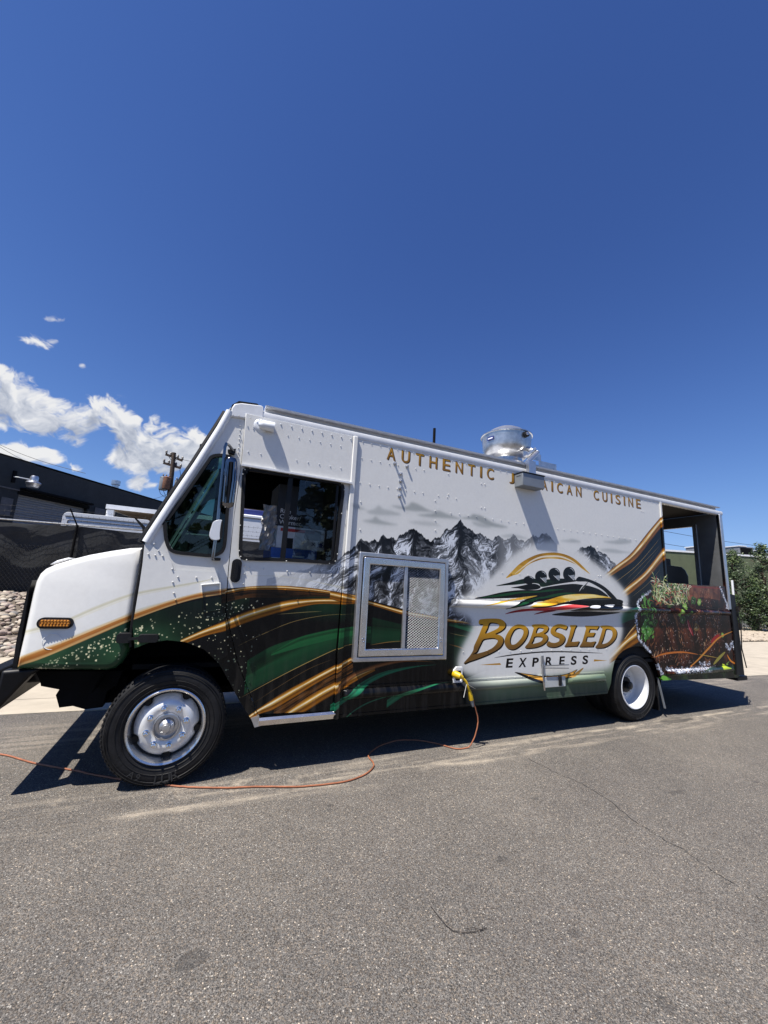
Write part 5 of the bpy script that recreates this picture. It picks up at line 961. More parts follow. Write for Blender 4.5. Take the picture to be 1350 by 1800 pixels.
# ------------------------------------------------------------------ ground
def G(px, py):
    d = R3 @ np.array([px - 675.0, py - 900.0, FPX]); t = CAMH / -d[2]; return float(d[0] * t), float(d[1] * t - CAMD)
def asphalt_material():
    m = bpy.data.materials.new('asphalt'); m.use_nodes = True; N = m.node_tree.nodes; L = m.node_tree.links; b = N['Principled BSDF']
    tc = N.new('ShaderNodeTexCoord'); co = tc.outputs['Object']
    def noise(sc, det=6, ro=.6, vec=None, dim=None):
        n = N.new('ShaderNodeTexNoise'); n.inputs['Scale'].default_value = sc; n.inputs['Detail'].default_value = det; n.inputs['Roughness'].default_value = ro; L.new(vec or co, n.inputs['Vector']); return n.outputs[0]
    def rampn(f, *st):
        r = N.new('ShaderNodeValToRGB'); e = r.color_ramp.elements
        while len(e) < len(st): e.new(.5)
        for k, (p, c) in enumerate(st): e[k].position = p; e[k].color = (*c, 1) if isinstance(c, tuple) else (c, c, c, 1)
        L.new(f, r.inputs[0]); return r.outputs[0]
    def mix(f, a, c, bl='MIX'):
        x = N.new('ShaderNodeMix'); x.data_type = 'RGBA'; x.blend_type = bl
        for i, v in ((0, f), (6, a), (7, c)):
            if isinstance(v, (int, float)): x.inputs[i].default_value = v
            elif isinstance(v, tuple): x.inputs[i].default_value = (*v, 1)
            else: L.new(v, x.inputs[i])
        return x.outputs[2]
    def M(op, a, c=None, d=None):
        n = N.new('ShaderNodeMath'); n.operation = op
        for i, v in enumerate((a, c, d)):
            if v is None: continue
            if isinstance(v, (int, float)): n.inputs[i].default_value = v
            else: L.new(v, n.inputs[i])
        return n.outputs[0]
    vo = N.new('ShaderNodeTexVoronoi'); vo.inputs['Scale'].default_value = 145; L.new(co, vo.inputs['Vector'])
    vf = N.new('ShaderNodeTexVoronoi'); vf.inputs['Scale'].default_value = 320; L.new(co, vf.inputs['Vector'])
    sc = N.new('ShaderNodeSeparateColor'); L.new(vo.outputs['Color'], sc.inputs[0]); sf = N.new('ShaderNodeSeparateColor'); L.new(vf.outputs['Color'], sf.inputs[0])
    agg = rampn(sc.outputs[0], (0, (.030, .028, .027)), (.28, (.082, .072, .066)), (.62, (.140, .128, .118)), (.88, (.225, .203, .182)), (.97, (.33, .30, .265)), (1., (.60, .55, .48)))
    fine = rampn(sf.outputs[1], (0, (.030, .029, .028)), (.5, (.10, .094, .088)), (1, (.24, .225, .205)))
    stone = rampn(vo.outputs['Distance'], (.30, 1.), (.62, 0.))
    c = mix(stone, fine, agg)
    tint = rampn(sc.outputs[2], (0, (.92, .97, 1.0)), (.5, (1, 1, 1)), (1, (1.10, 1.0, .86))); c = mix(.8, c, tint, 'MULTIPLY')
    c = mix(1., c, (1.0, .985, .965), 'MULTIPLY')
    big = noise(.55, 5, .6); c = mix(1., c, rampn(big, (.3, (.80, .80, .81)), (.7, (1.16, 1.15, 1.12))), 'MULTIPLY')
    med = noise(4., 6, .7); c = mix(1., c, rampn(med, (.3, (.88, .88, .88)), (.7, (1.08, 1.08, 1.08))), 'MULTIPLY')
    # tan dust washed into long streaks beside the truck
    sp = N.new('ShaderNodeSeparateXYZ'); L.new(co, sp.inputs[0]); X, Y = sp.outputs[0], sp.outputs[1]
    cs = N.new('ShaderNodeMapping'); cs.inputs['Scale'].default_value = (.55, 6.5, 1); L.new(co, cs.inputs['Vector'])
    wv = noise(1.1, 2, .5); Yw = M('ADD', Y, M('MULTIPLY', M('SUBTRACT', wv, .5), .20))
    st = noise(1.7, 7, .62, cs.outputs[0])
    def bandm(c0, w): 
        return M('MAXIMUM', M('SUBTRACT', 1., M('DIVIDE', M('ABSOLUTE', M('SUBTRACT', Yw, c0)), w)), 0.)
    near = M('MULTIPLY', bandm(-.18, .36), rampn(st, (.50, 0.), (.70, .9)))
    line = M('MULTIPLY', bandm(-.06, .05), rampn(noise(2.2, 4, .6), (.42, 0.), (.60, 1.)))
    line = M('MULTIPLY', line, rampn(M('DIVIDE', X, 9.), (.27, 0.), (.36, 1.)))
    line2 = M('MULTIPLY', bandm(-.30, .05), rampn(noise(1.3, 4, .6), (.50, 0.), (.66, .8)))
    blot = M('MULTIPLY', bandm(-.10, .28), rampn(noise(3.2, 7, .7), (.56, 0.), (.72, .8)))
    far_ = M('MULTIPLY', bandm(1.35, .55), rampn(st, (.45, 0.), (.7, .7)))
    dust = M('MINIMUM', M('ADD', M('ADD', near, M('ADD', line, line2)), M('ADD', blot, far_)), 1.)
    dust = M('MULTIPLY', dust, rampn(sc.outputs[1], (.0, .35), (.6, 1.)))
    c = mix(dust, c, (.42, .36, .28))
    # damp oil patches: one beside the rear wheel, faint spots elsewhere
    def spot(px, py, rx, ry, k, amt):
        x0, y0 = G(px, py); nn = noise(3.5 + k, 5, .6)
        d = M('SQRT', M('ADD', M('POWER', M('DIVIDE', M('SUBTRACT', X, x0), rx), 2.), M('POWER', M('DIVIDE', M('SUBTRACT', Y, y0), ry), 2.)))
        d = M('ADD', d, M('MULTIPLY', M('SUBTRACT', nn, .5), .9)); return M('MULTIPLY', rampn(d, (.80, 1.), (.98, 0.)), amt)
    s = spot(1190, 1266, .42, .10, 0, .62)
    for q in ((337, 1688, .07, .05, 1, .45), (882, 1510, .05, .03, 2, .5), (581, 1416, .03, .02, 3, .5), (1190, 1392, .12, .03, 4, .35), (1330, 1375, .05, .02, 5, .4), (830, 1560, .04, .02, 6, .3), (1010, 1640, .05, .03, 7, .3), (1170, 1765, .05, .04, 8, .35), (940, 1404, .04, .02, 9, .4)): s = M('MAXIMUM', s, spot(*q))
    s = M('MAXIMUM', s, rampn(noise(13., 2, .5), (.76, 0.), (.82, .35)))
    c = mix(s, c, (.028, .027, .027))
    L.new(c, b.inputs['Base Color'])
    L.new(rampn(med, (.3, .82), (.7, .95)), b.inputs['Roughness']); b.inputs['Specular IOR Level'].default_value = .35
    hgt = M('ADD', M('MULTIPLY', M('SUBTRACT', 1., vo.outputs['Distance']), .8), M('MULTIPLY', noise(420, 3, .6), .5))
    bp = N.new('ShaderNodeBump'); bp.inputs['Strength'].default_value = .75; bp.inputs['Distance'].default_value = .0035; L.new(hgt, bp.inputs['Height']); L.new(bp.outputs[0], b.inputs['Normal'])
    MATS['asphalt'] = m
EDGE = lambda x: 2.10 - .052 * (x + 1.2)            # line where asphalt meets the concrete
ROCK = lambda x: 5.55 + .012 * x
def build_ground():
    asphalt_material()
    mat('concrete', (.44, .385, .30), .85, 0, .10, 3, .25, 70, col2=(.33, .29, .23), f2=.56, s2=1.6); mat('soil', (.13, .105, .08), .95, 0, .3, 4, .5, 30)
    MB().add([(-60, -40, 0), (120, -40, 0), (120, EDGE(120) if 0 else 2.0, 0), (-60, 2.6, 0)], [(0, 1, 2, 3)]) if 0 else None
    xs = [-70, -20, -5, 5, 12, 20, 40, 140]
    g = MB().add([(x, -60, 0) for x in xs] + [(x, EDGE(min(max(x, -20), 20)) , 0) for x in xs], [(i, i + 1, len(xs) + i + 1, len(xs) + i) for i in range(len(xs) - 1)]).build('asphalt_road', 'asphalt', kind='structure', smooth=0)
    # land below everything out to the horizon
    MB().add([(-1500, -1500, -.06), (1500, -1500, -.06), (1500, 1500, -.06), (-1500, 1500, -.06)], [(0, 1, 2, 3)]).build('ground', 'soil', kind='structure', smooth=0)
    # concrete apron in slabs with open joints
    pav = bpy.data.objects.new('pavement', None); COL.objects.link(pav); pav['kind'] = 'structure'; pav['label'] = 'tan concrete apron between the asphalt and the river stones'
    xj = [-24 + 3.05 * i for i in range(22)]
    for i in range(len(xj) - 1):
        a, b = xj[i] + .006, xj[i + 1] - .006
        for (f0, f1) in ((0, .17), (.17, 1)):
            yy = lambda x, f: EDGE(min(max(x, -20), 20)) + .004 + (ROCK(x) - EDGE(min(max(x, -20), 20))) * f
            V = [(a, yy(a, f0) + .006, 0), (b, yy(b, f0) + .006, 0), (b, yy(b, f1) - .006, 0), (a, yy(a, f1) - .006, 0)]; dz = .008 + RND.uniform(0, .004)
            MB().add([(p[0], p[1], -.05) for p in V] + [(p[0], p[1], dz) for p in V], [(0, 1, 5, 4), (1, 2, 6, 5), (2, 3, 7, 6), (3, 0, 4, 7), (4, 5, 6, 7)]).build('slab', 'concrete', pav, smooth=0)
    MB().add([(-70, 1.2, -.045), (140, 1.2, -.045), (140, 6.3, -.045), (-70, 6.3, -.045)], [(0, 1, 2, 3)]).build('joint_bed', 'soil', pav, smooth=0)
    # planted bank rising to the fence on the left, flat bed on the right
    bank = MB(); nx, ny = 60, 12; V = []
    for j in range(ny + 1):
        for i in range(nx + 1):
            x = -26 + 26 * i / nx * 1.15; t = j / ny; y = ROCK(x) + t * 6; V.append((x, y, bank_z(x, y) + .03 * (fbm(np.array([x * 2.]), np.array([y * 2.]), 3)[0] - .5)))
    bank.add(V, [(j * (nx + 1) + i, j * (nx + 1) + i + 1, (j + 1) * (nx + 1) + i + 1, (j + 1) * (nx + 1) + i) for j in range(ny) for i in range(nx)]).build('stone_bed_bank', 'soil', kind='structure')
def bank_z(x, y):
    t = max(0, min(1, (y - ROCK(x)) / 2.4)); return .012 + .92 * t * t * (3 - 2 * t)
def stones():
    cols = [(.34, .29, .23), (.44, .37, .28), (.20, .19, .18), (.52, .46, .37), (.28, .23, .19), (.38, .30, .25)]
    ms = [mat('stone_%s' % 'abcdef'[i], c, .8, 0, .22, 9, .25, 50) for i, c in enumerate(cols)]
    def pebble(seed):
        bm = bmesh.new(); bmesh.ops.create_icosphere(bm, subdivisions=2, radius=1); r = random.Random(seed)
        ax = [r.uniform(.75, 1.15), r.uniform(.7, 1.0), r.uniform(.38, .6)]; ph = r.uniform(0, 9)
        for v in bm.verts: k = 1 + .16 * math.sin(v.co.x * 2.9 + ph) + .14 * math.sin(v.co.y * 3.7 + ph * 2) + .08 * math.sin(v.co.z * 5 + ph * 3); v.co = Vector((v.co.x * ax[0] * k, v.co.y * ax[1] * k, v.co.z * ax[2] * k))
        me = bpy.data.meshes.new('stone'); bm.to_mesh(me); bm.free(); me.shade_smooth(); return me
    protos = []
    for i in range(12):
        me = pebble(i); me.materials.append(ms[i % 6]); protos.append(me)
    bed = bpy.data.objects.new('stone_bed', None); COL.objects.link(bed); bed['kind'] = 'structure'; bed['label'] = 'bank of rounded river stones in front of the dark fence'
    far = bpy.data.objects.new('stone_bed', None); COL.objects.link(far); far['kind'] = 'structure'; far['label'] = 'strip of pale river stones under the trees on the right'
    rr = random.Random(4); n = 0; mass = MB(); fm = MB()
    tmpl = [([tuple(v.co) for v in me.vertices], [tuple(p.vertices) for p in me.polygons]) for me in protos[:6]]
    cand = []
    x = -11.
    while x < 3.6:
        y = ROCK(x) + .02
        while y < 8.1:
            cand.append((x + rr.uniform(-.05, .05), y + rr.uniform(-.05, .05))); y += .088
        x += .095
    def px(x, y, z):
        v = R3.T @ np.array([x, y + CAMD, z - CAMH]); return v[0] / v[2] * FPX + 675, v[1] / v[2] * FPX + 900, v[2]
    vis = []
    for (x, y) in cand:
        z = bank_z(x, y); u, v, w = px(x, y, z); vis.append((not (-25 < u < 62 and 1030 < v < 1170), w, x, y, z))
    vis.sort()
    for (hid, w, x, y, z) in vis:
        s = rr.choice((rr.uniform(.035, .06), rr.uniform(.05, .095))); zz = z + s * rr.uniform(.1, .45); rot = (rr.uniform(-.4, .4), rr.uniform(-.4, .4), rr.uniform(0, 6.3))
        if not hid and n < 295:
            o = bpy.data.objects.new('stone', protos[rr.randrange(12)]); COL.objects.link(o); o.parent = bed; o.location = (x, y, zz); o.rotation_euler = rot; o.scale = (s, s, s); n += 1
        elif x < 1.5:
            t = tmpl[rr.randrange(6)]; Mx = Matrix.Translation((x, y, zz)) @ Matrix.Rotation(rot[2], 4, 'Z') @ Matrix.Rotation(rot[0], 4, 'X') @ Matrix.Scale(s, 4)
            mass.add([tuple(Mx @ Vector(p)) for p in t[0]], t[1])
    mass.build('stones', ms[1], bed, kind='stuff')
    ico = tmpl[0]; bm = bmesh.new(); bmesh.ops.create_icosphere(bm, subdivisions=1, radius=1); iv = [tuple(v.co) for v in bm.verts]; ifc = [tuple(v.index for v in f.verts) for f in bm.faces]; bm.free()
    for k in range(5200):
        x = rr.uniform(16, 48); y = ROCK(x) + rr.uniform(0, 1) * 4.6; s = rr.uniform(.06, .13)
        fm.add([(x + p[0] * s, y + p[1] * s, p[2] * s * .6 + .06) for p in iv], ifc)
    fm.build('stones', ms[1], far, kind='stuff'); MB().add([(14, ROCK(14) + .02, .03), (60, ROCK(60) + .02, .03), (60, 14, .03), (14, 14, .03)], [(0, 1, 2, 3)]).build('bed_soil', 'soil', far, smooth=0)

# ------------------------------------------------------------------ left background
def left_background():
    mat('screen_cloth', (.018, .020, .023), .8, 0, .35, 3, .4, 14); mat('fence_steel', (.32, .33, .34), .45, .7, .15, 20); mat('dull_wire', (.10, .105, .11), .6, .5, .15, 20); mat('dark_wall', (.020, .024, .029), .85, 0, .22, 2.5, .25, 20, col2=(.030, .034, .040), f2=.55, s2=.8)
    mat('door_grey', (.20, .21, .23), .5, 0, .08, 5); mat('door_shade', (.05, .05, .055), .6, 0, .1, 5); mat('patch_grey', (.10, .10, .11), .85, 0, .2, 8); mat('white_metal', (.72, .73, .74), .4, 0, .05, 6); mat('canopy_wood', (.26, .20, .14), .7, 0, .2, 3)
    mat('pole_wood', (.075, .05, .035), .9, 0, .35, 8, .5, 30); mat('transformer_grey', (.30, .32, .33), .5, .2, .12, 8, col2=(.22, .10, .05), f2=.62, s2=4); mat('transformer_rust', (.24, .11, .06), .7, .1, .25, 8); mat('wire_black', (.01, .01, .01), .6); mat('insulator', (.10, .09, .085), .4)
    YF = 8.0; top = lambda x: 2.60 + .012 * (x + 4)
    T = thing('chain_link_fence', 'chain link fence with black privacy screen and barbed wire above the stone bank', 'fence')
    xs = np.arange(-16, 9.01, .16); V = []; zs = np.linspace(0, 1, 14)
    for i, x in enumerate(xs):
        for t in zs:
            z = .70 + (top(x) - .72) * t; f = fbm(np.array([x * 1.3]), np.array([z * 1.6]), 4, 5)[0]; V.append((x, YF + .05 + .16 * (f - .5) + .025 * math.sin(x * 4.1 + 6 * f) * t, z - (.05 * abs(math.sin(x * 1.05)) if t == 1 else 0)))
    n = len(zs); MB().add(V, [(i * n + j, (i + 1) * n + j, (i + 1) * n + j + 1, i * n + j + 1) for i in range(len(xs) - 1) for j in range(n - 1)]).build('privacy_screen', 'screen_cloth', T)
    c = MB(); w = .0024; p = .078; z0, z1 = .72, 2.06
    x = -9.
    while x < 1.4:
        for s in (1, -1):
            H = z1 - z0; xa, xb = (x, x + H * .8) if s > 0 else (x + H * .8, x)
            c.add([(xa - w, YF - .02, z0), (xa + w, YF - .02, z0), (xb + w, YF - .02, z1), (xb - w, YF - .02, z1), ((xa), YF - .032, z0), ((xb), YF - .032, z1)], [(0, 1, 2, 3), (0, 4, 5, 3), (4, 1, 2, 5)])
        x += p
    c.build('chain_link', 'dull_wire', T, kind='stuff', smooth=0)
    for x in np.arange(-15.2, 9, 2.45):
        MB().tube([(x, YF - .02, .4), (x, YF - .02, top(x))], .03, 8).build('fence_post', 'chassis_black', T)
        MB().tube([(x, YF - .02, top(x) - .02), (x - .16, YF - .18, top(x) + .36)], .016, 5).build('wire_arm', 'chassis_black', T)
    MB().tube([(-16, YF, top(-16)), (9, YF, top(9))], .022, 8).build('top_rail', 'fence_steel', T)
    bw = MB(); rr = random.Random(2)
    for k, (dy, dz) in enumerate(((-.03, .10), (-.08, .21), (-.14, .33))):
        bw.tube([(x, YF + dy, top(x) + dz - .02 * abs(math.sin(x))) for x in np.arange(-16, 9, .5)], .003, 3, False)
        for x in np.arange(-12, 3, .12): z = top(x) + dz - .02 * abs(math.sin(x)); a = rr.uniform(-.02, .02); bw.bar((x, YF + dy - .01, z - .025), (x + a, YF + dy + .01, z + .03), .004)
    bw.build('barbed_wire', 'wire_black', T, kind='stuff', smooth=0)

    # dark warehouse, its long side running away from the road
    W0 = np.array([-6.4, 12.4]); ud = np.array([.563, .826]); ud = ud / np.linalg.norm(ud); nd = np.array([ud[1], -ud[0]])
    B = thing('warehouse', 'low black painted block warehouse with a grey roll-up door on the left', 'building', (W0[0], W0[1], 0), None, math.atan2(ud[1], ud[0]))
    def wp(px, py):      # a point of the wall plane: distance along it, height
        d = R3 @ np.array([px - 675.0, py - 900.0, FPX]); A = np.array([[d[0], -ud[0]], [d[1], -ud[1]]]); t, s_ = np.linalg.solve(A, np.array([W0[0], W0[1] + CAMD])); return float(s_), float(d[2] * t + CAMH)
    top_ = [wp(-60, 782), wp(0, 799.5), wp(62, 817.5), wp(64, 818), wp(150, 844), wp(290, 884), wp(330, 896)]
    dl, dr_ = wp(26, 900)[0], wp(153, 900)[0]; dh = wp(30, 861)[1]
    s0 = -9.
    z_ = top_[1][1]; print('WALL', top_, dl, dr_, dh, wp(30, 861), wp(150, 897))
    s1 = 26.; zt = 5.0
    wall = [(s0, 0), (dl, 0), (dl, dh), (dr_, dh), (dr_, 0), (s1, 0), (s1, zt), (wp(63, 818)[0], zt), (wp(62, 817)[0], zt + .02), (s0, zt + .02)]
    MB().plate(wall, 0, .25).build('wall', 'dark_wall', B)
    MB().box(s0, s1, .24, 14, 4.55, 4.7).build('roof', 'dark_wall', B); MB().box(s0, s1, 13.8, 14, 0, 4.9).build('wall', 'dark_wall', B)
    MB().box(s0, s1, -.03, .28, zt + .021, zt + .055).build('parapet_cap', 'chassis_black', B)
    dd = MB(); z = 0
    while z < dh: dd.tube([(dl - .1, .20, z), (dr_ + .1, .20, z)], .045, 6); z += .085
    dd.build('roll_up_door', 'door_grey', B, smooth=60); MB().box(dl - .05, dr_ + .05, -.02, .22, dh - .12, dh).build('door_hood', 'chassis_black', B)
    MB().box(dl + .0, dr_, -.25, .02, dh + .02, dh + .09).build('drip_ledge', 'chassis_black', B); 
    MB().box(dr_ + .3, dr_ + 1.1, -.03, .01, 2.0, dh - .0).build('wall_panel', 'patch_grey', B)
    q = wp(15, 882); MB().box(q[0] - .22, q[0] + .12, -.012, .004, q[1] - .45, q[1] + .12).build('wall_patch', 'patch_grey', B)
    q0 = wp(-10, 851); q1 = wp(29, 860); MB().box(q0[0], dl - .02, -.03, .002, q1[1] - .04, q1[1]).build('wall_band', 'patch_grey', B)
    # lamp on an arm
    la = wp(24, 838); lb = wp(58, 843)
    d_ = 1.35; LO = (la[0] + d_ * .2, -d_, la[1] - .05)
    c3 = R3 @ np.array([59 - 675.0, 848 - 900.0, FPX])
    for tt in np.linspace(12, 22, 400):
        P3 = c3 / np.linalg.norm(c3) * tt; w = P3[:2] + np.array([0, -CAMD]) - W0
        if w @ nd < .9 : lx, ly, lz = float(w @ ud), float(-(w @ nd)), float(P3[2] + CAMH); break
    print('LAMP', lx, ly, lz, la)
    A = MB().tube([(la[0], 0, la[1] - .0), (lx - .3, ly * .8, lz + .08), (lx, ly, lz + .07)], .02, 6).build('lamp_arm', 'white_metal', B); MB().box(la[0] - .05, la[0] + .05, -.04, 0, la[1] - .2, la[1] + .2).build('arm_plate', 'chassis_black', A)
    MB().lathe([(.0005, .22), (.09, .21), (.11, .16), (.11, .05), (.19, .0), (.20, -.03), (.165, -.10), (.15, -.17), (.0005, -.175)], (lx, ly, lz), 'z', 20).build('lamp_head', 'aluminium', A)
    vp = wp(202, 857); MB().lathe([(.13, -1.), (.13, .1), (.17, .12), (.17, .30), (.0005, .31)], (vp[0] + .3, .3, zt + .12), 'z', 14).build('vent_pipe', 'galvanised', B)

    # white canopy frame and white van box behind the fence
    Cn = thing('canopy', 'white flat canopy on square posts behind the fence, brown underneath', 'canopy')
    c0 = S(187, 886, 11.); c1 = S(420, 903, 11.)
    MB().add([(c0[0], 11., c0[1] - .14), (c0[0], 11., c0[1]), (c0[0] + 4.2, 11.2, c0[1]), (c0[0] + 4.2, 11.2, c0[1] - .14), (c0[0] + .9, 15.4, c0[1] - .12), (c0[0] + .9, 15.4, c0[1]), (c0[0] + 5, 15.4, c0[1]), (c0[0] + 5, 15.4, c0[1] - .12)], [(0, 3, 2, 1), (1, 2, 6, 5), (4, 5, 6, 7), (0, 1, 5, 4), (3, 7, 6, 2)]).build('fascia', 'white_metal', Cn)
    MB().add([(c0[0] + .02, 11.03, c0[1] - .12), (c0[0] + 4.15, 11.22, c0[1] - .12), (c0[0] + 4.9, 15.3, c0[1] - .10), (c0[0] + .92, 15.3, c0[1] - .10)], [(0, 1, 2, 3)]).build('soffit', 'canopy_wood', Cn, smooth=0)
    for x in (c0[0] + .12, c0[0] + 3.9): MB().box(x - .10, x + .10, 11.05, 11.25, .3, c0[1] - .141).build('post', 'white_metal', Cn, bevel=.02)
    Vn = thing('cargo_van', 'white high roofed van parked behind the fence, only its top showing', 'van')
    Yv = 9.6; a = S(110, 908, Yv); b = S(262, 918, Yv); zt2 = a[1] + .14; x0, x1 = a[0], S(266, 915, Yv)[0]
    MB().plate(rrect(x0, .75, x1, zt2, .12, 5), Yv, Yv + 1.9).build('body', 'white_metal', Vn, bevel=.05)
    MB().box(x0 + .06, x1 - .02, Yv - .012, Yv - .002, zt2 - .13, zt2 - .105).build('roof_gutter', 'patch_grey', Vn); MB().plate(rrect(x0 + .12, .9, x1 - .12, zt2 - .20, .06), Yv - .012, Yv - .001, [rrect(x0 + .14, .92, x1 - .14, zt2 - .22, .05)]).build('side_panel', 'patch_grey', Vn)
    for x in (x0 + .45, x1 - .5): MB().lathe([(.2, 0), (.33, -.02), (.34, .05), (.34, .22)], (x, Yv - .02, .42 + .34), 'y', 20).build('wheel', 'black_rubber', Vn)
    Vt = thing('box_trailer', 'white box trailer behind the fence, seen through the cab door window', 'trailer')
    Yt = 10.4; a = S(418, 902, Yt); MB().box(S(380, 900, Yt)[0], S(600, 900, Yt)[0], Yt, Yt + 2.2, .6, a[1]).build('body', 'white_metal', Vt, bevel=.04); MB().box(S(425, 900, Yt)[0], S(480, 900, Yt)[0], Yt + .2, Yt + .8, a[1], a[1] + .22).build('roof_unit', 'print_blue', Vt, bevel=.03)
    for x in (S(400, 900, Yt)[0] + .3,): MB().lathe([(.2, 0), (.33, -.02), (.34, .05), (.34, .22)], (x + 1, Yt - .02, .6), 'y', 16).build('wheel', 'black_rubber', Vt)
    MB().box(S(380, 900, Yt)[0] + .0, S(600, 900, Yt)[0], Yt - .02, Yt - .002, a[1] - .14, a[1] - .10).build('side_rail', 'patch_grey', Vt)

    # utility pole with two crossarms and three transformers
    Yp = 30.; bx, bz = S(296.5, 884, Yp); tx, tz = S(306.5, 795, Yp)
    U = thing('utility_pole', 'wooden utility pole with two crossarms and transformer cans behind the warehouse', 'utility pole', (bx + .06, Yp, 0)); o = lambda px, py, dy=0: (S(px, py, Yp + dy)[0] - bx - .06, dy, S(px, py, Yp + dy)[1])
    MB().tube([(0, 0, 0), (0, 0, 5), o(306, 796)], [.24, .20, .15], 12).build('pole', 'pole_wood', U)
    for (p, q) in (((291, 798.5), (321, 810)), ((287, 813.5), (318, 823))): 
        ca = MB().bar(o(*p), o(*q), .12, .16).build('crossarm', 'pole_wood', U)
        for t in (0.03, .3, .7, .97):
            e = Vector(o(*p)).lerp(Vector(o(*q)), t); MB().lathe([(.05, .08), (.09, .12), (.06, .2), (.09, .24), (.03, .34)], e, 'z', 8).build('insulator', 'insulator', ca)
    MB().tube([o(297, 803, -.1), o(305, 815, -.1), o(311, 806, -.1)], .03, 4).build('crossarm_brace', 'fence_steel', U)
    for (u, v, w, h, m_) in ((288, 851, .30, 1.0, 'transformer_grey'), (293.5, 851, .26, .95, 'transformer_rust'), (312.5, 852, .24, .7, 'transformer_grey')):
        x, _, z = o(u, v); tr = MB().lathe([(.0005, -h * .5), (w * .9, -h * .5), (w, -h * .45), (w, h * .42), (w * 1.05, h * .43), (w * .8, h * .5), (.0005, h * .52)], (x, -.15 if u < 290 else -.45 if u < 300 else 0, z), 'z', 18).build('transformer', m_, U)
        for k in (-.1, .1): MB().lathe([(.05, h * .5), (.07, h * .55), (.03, h * .6), (.06, h * .66), (.02, h * .75)], (x + k, -.2, z), 'z', 8).build('bushing', 'insulator', tr)
    MB().box(o(305, 868)[0] - .1, o(305, 868)[0] + .5, -.2, .1, o(305, 872)[2] - .5, o(305, 864)[2]).build('meter_box', 'white_metal', U)
    lp = MB()
    for pts in (((285, 847), (279, 858), (282, 868), (290, 874), (299, 880)), ((287, 862), (292, 874), (300, 885)), ((285, 845), (282, 838), (288, 836)), ((313, 846), (318, 840), (316, 825)), ((300, 872), (308, 876), (312, 860))): lp.tube([o(*p, -.2) for p in pts], .018, 4, False)
    lp.build('loose_cable', 'wire_black', U)
    wires = MB(); Yw = 24.
    for (p, q) in (((-60, 740), (85, 828)), ((-60, 752), (150, 832)), ((230, 876), (296, 868)), ((321, 808), (420, 812))):
        a = S(*p, Yw); b = S(*q, Yp if q[0] > 280 else 20.); A_ = Vector((a[0], Yw, a[1])); B_ = Vector((b[0], Yp if q[0] > 280 else 20., b[1])); wires.tube([A_.lerp(B_, t) - Vector((0, 0, .25 * math.sin(math.pi * t))) for t in np.linspace(0, 1, 12)], .012, 4, False)
    wo = wires.build('overhead_wires', 'wire_black'); tag(wo, 'thin black overhead wires crossing the sky on the far left', 'power line')

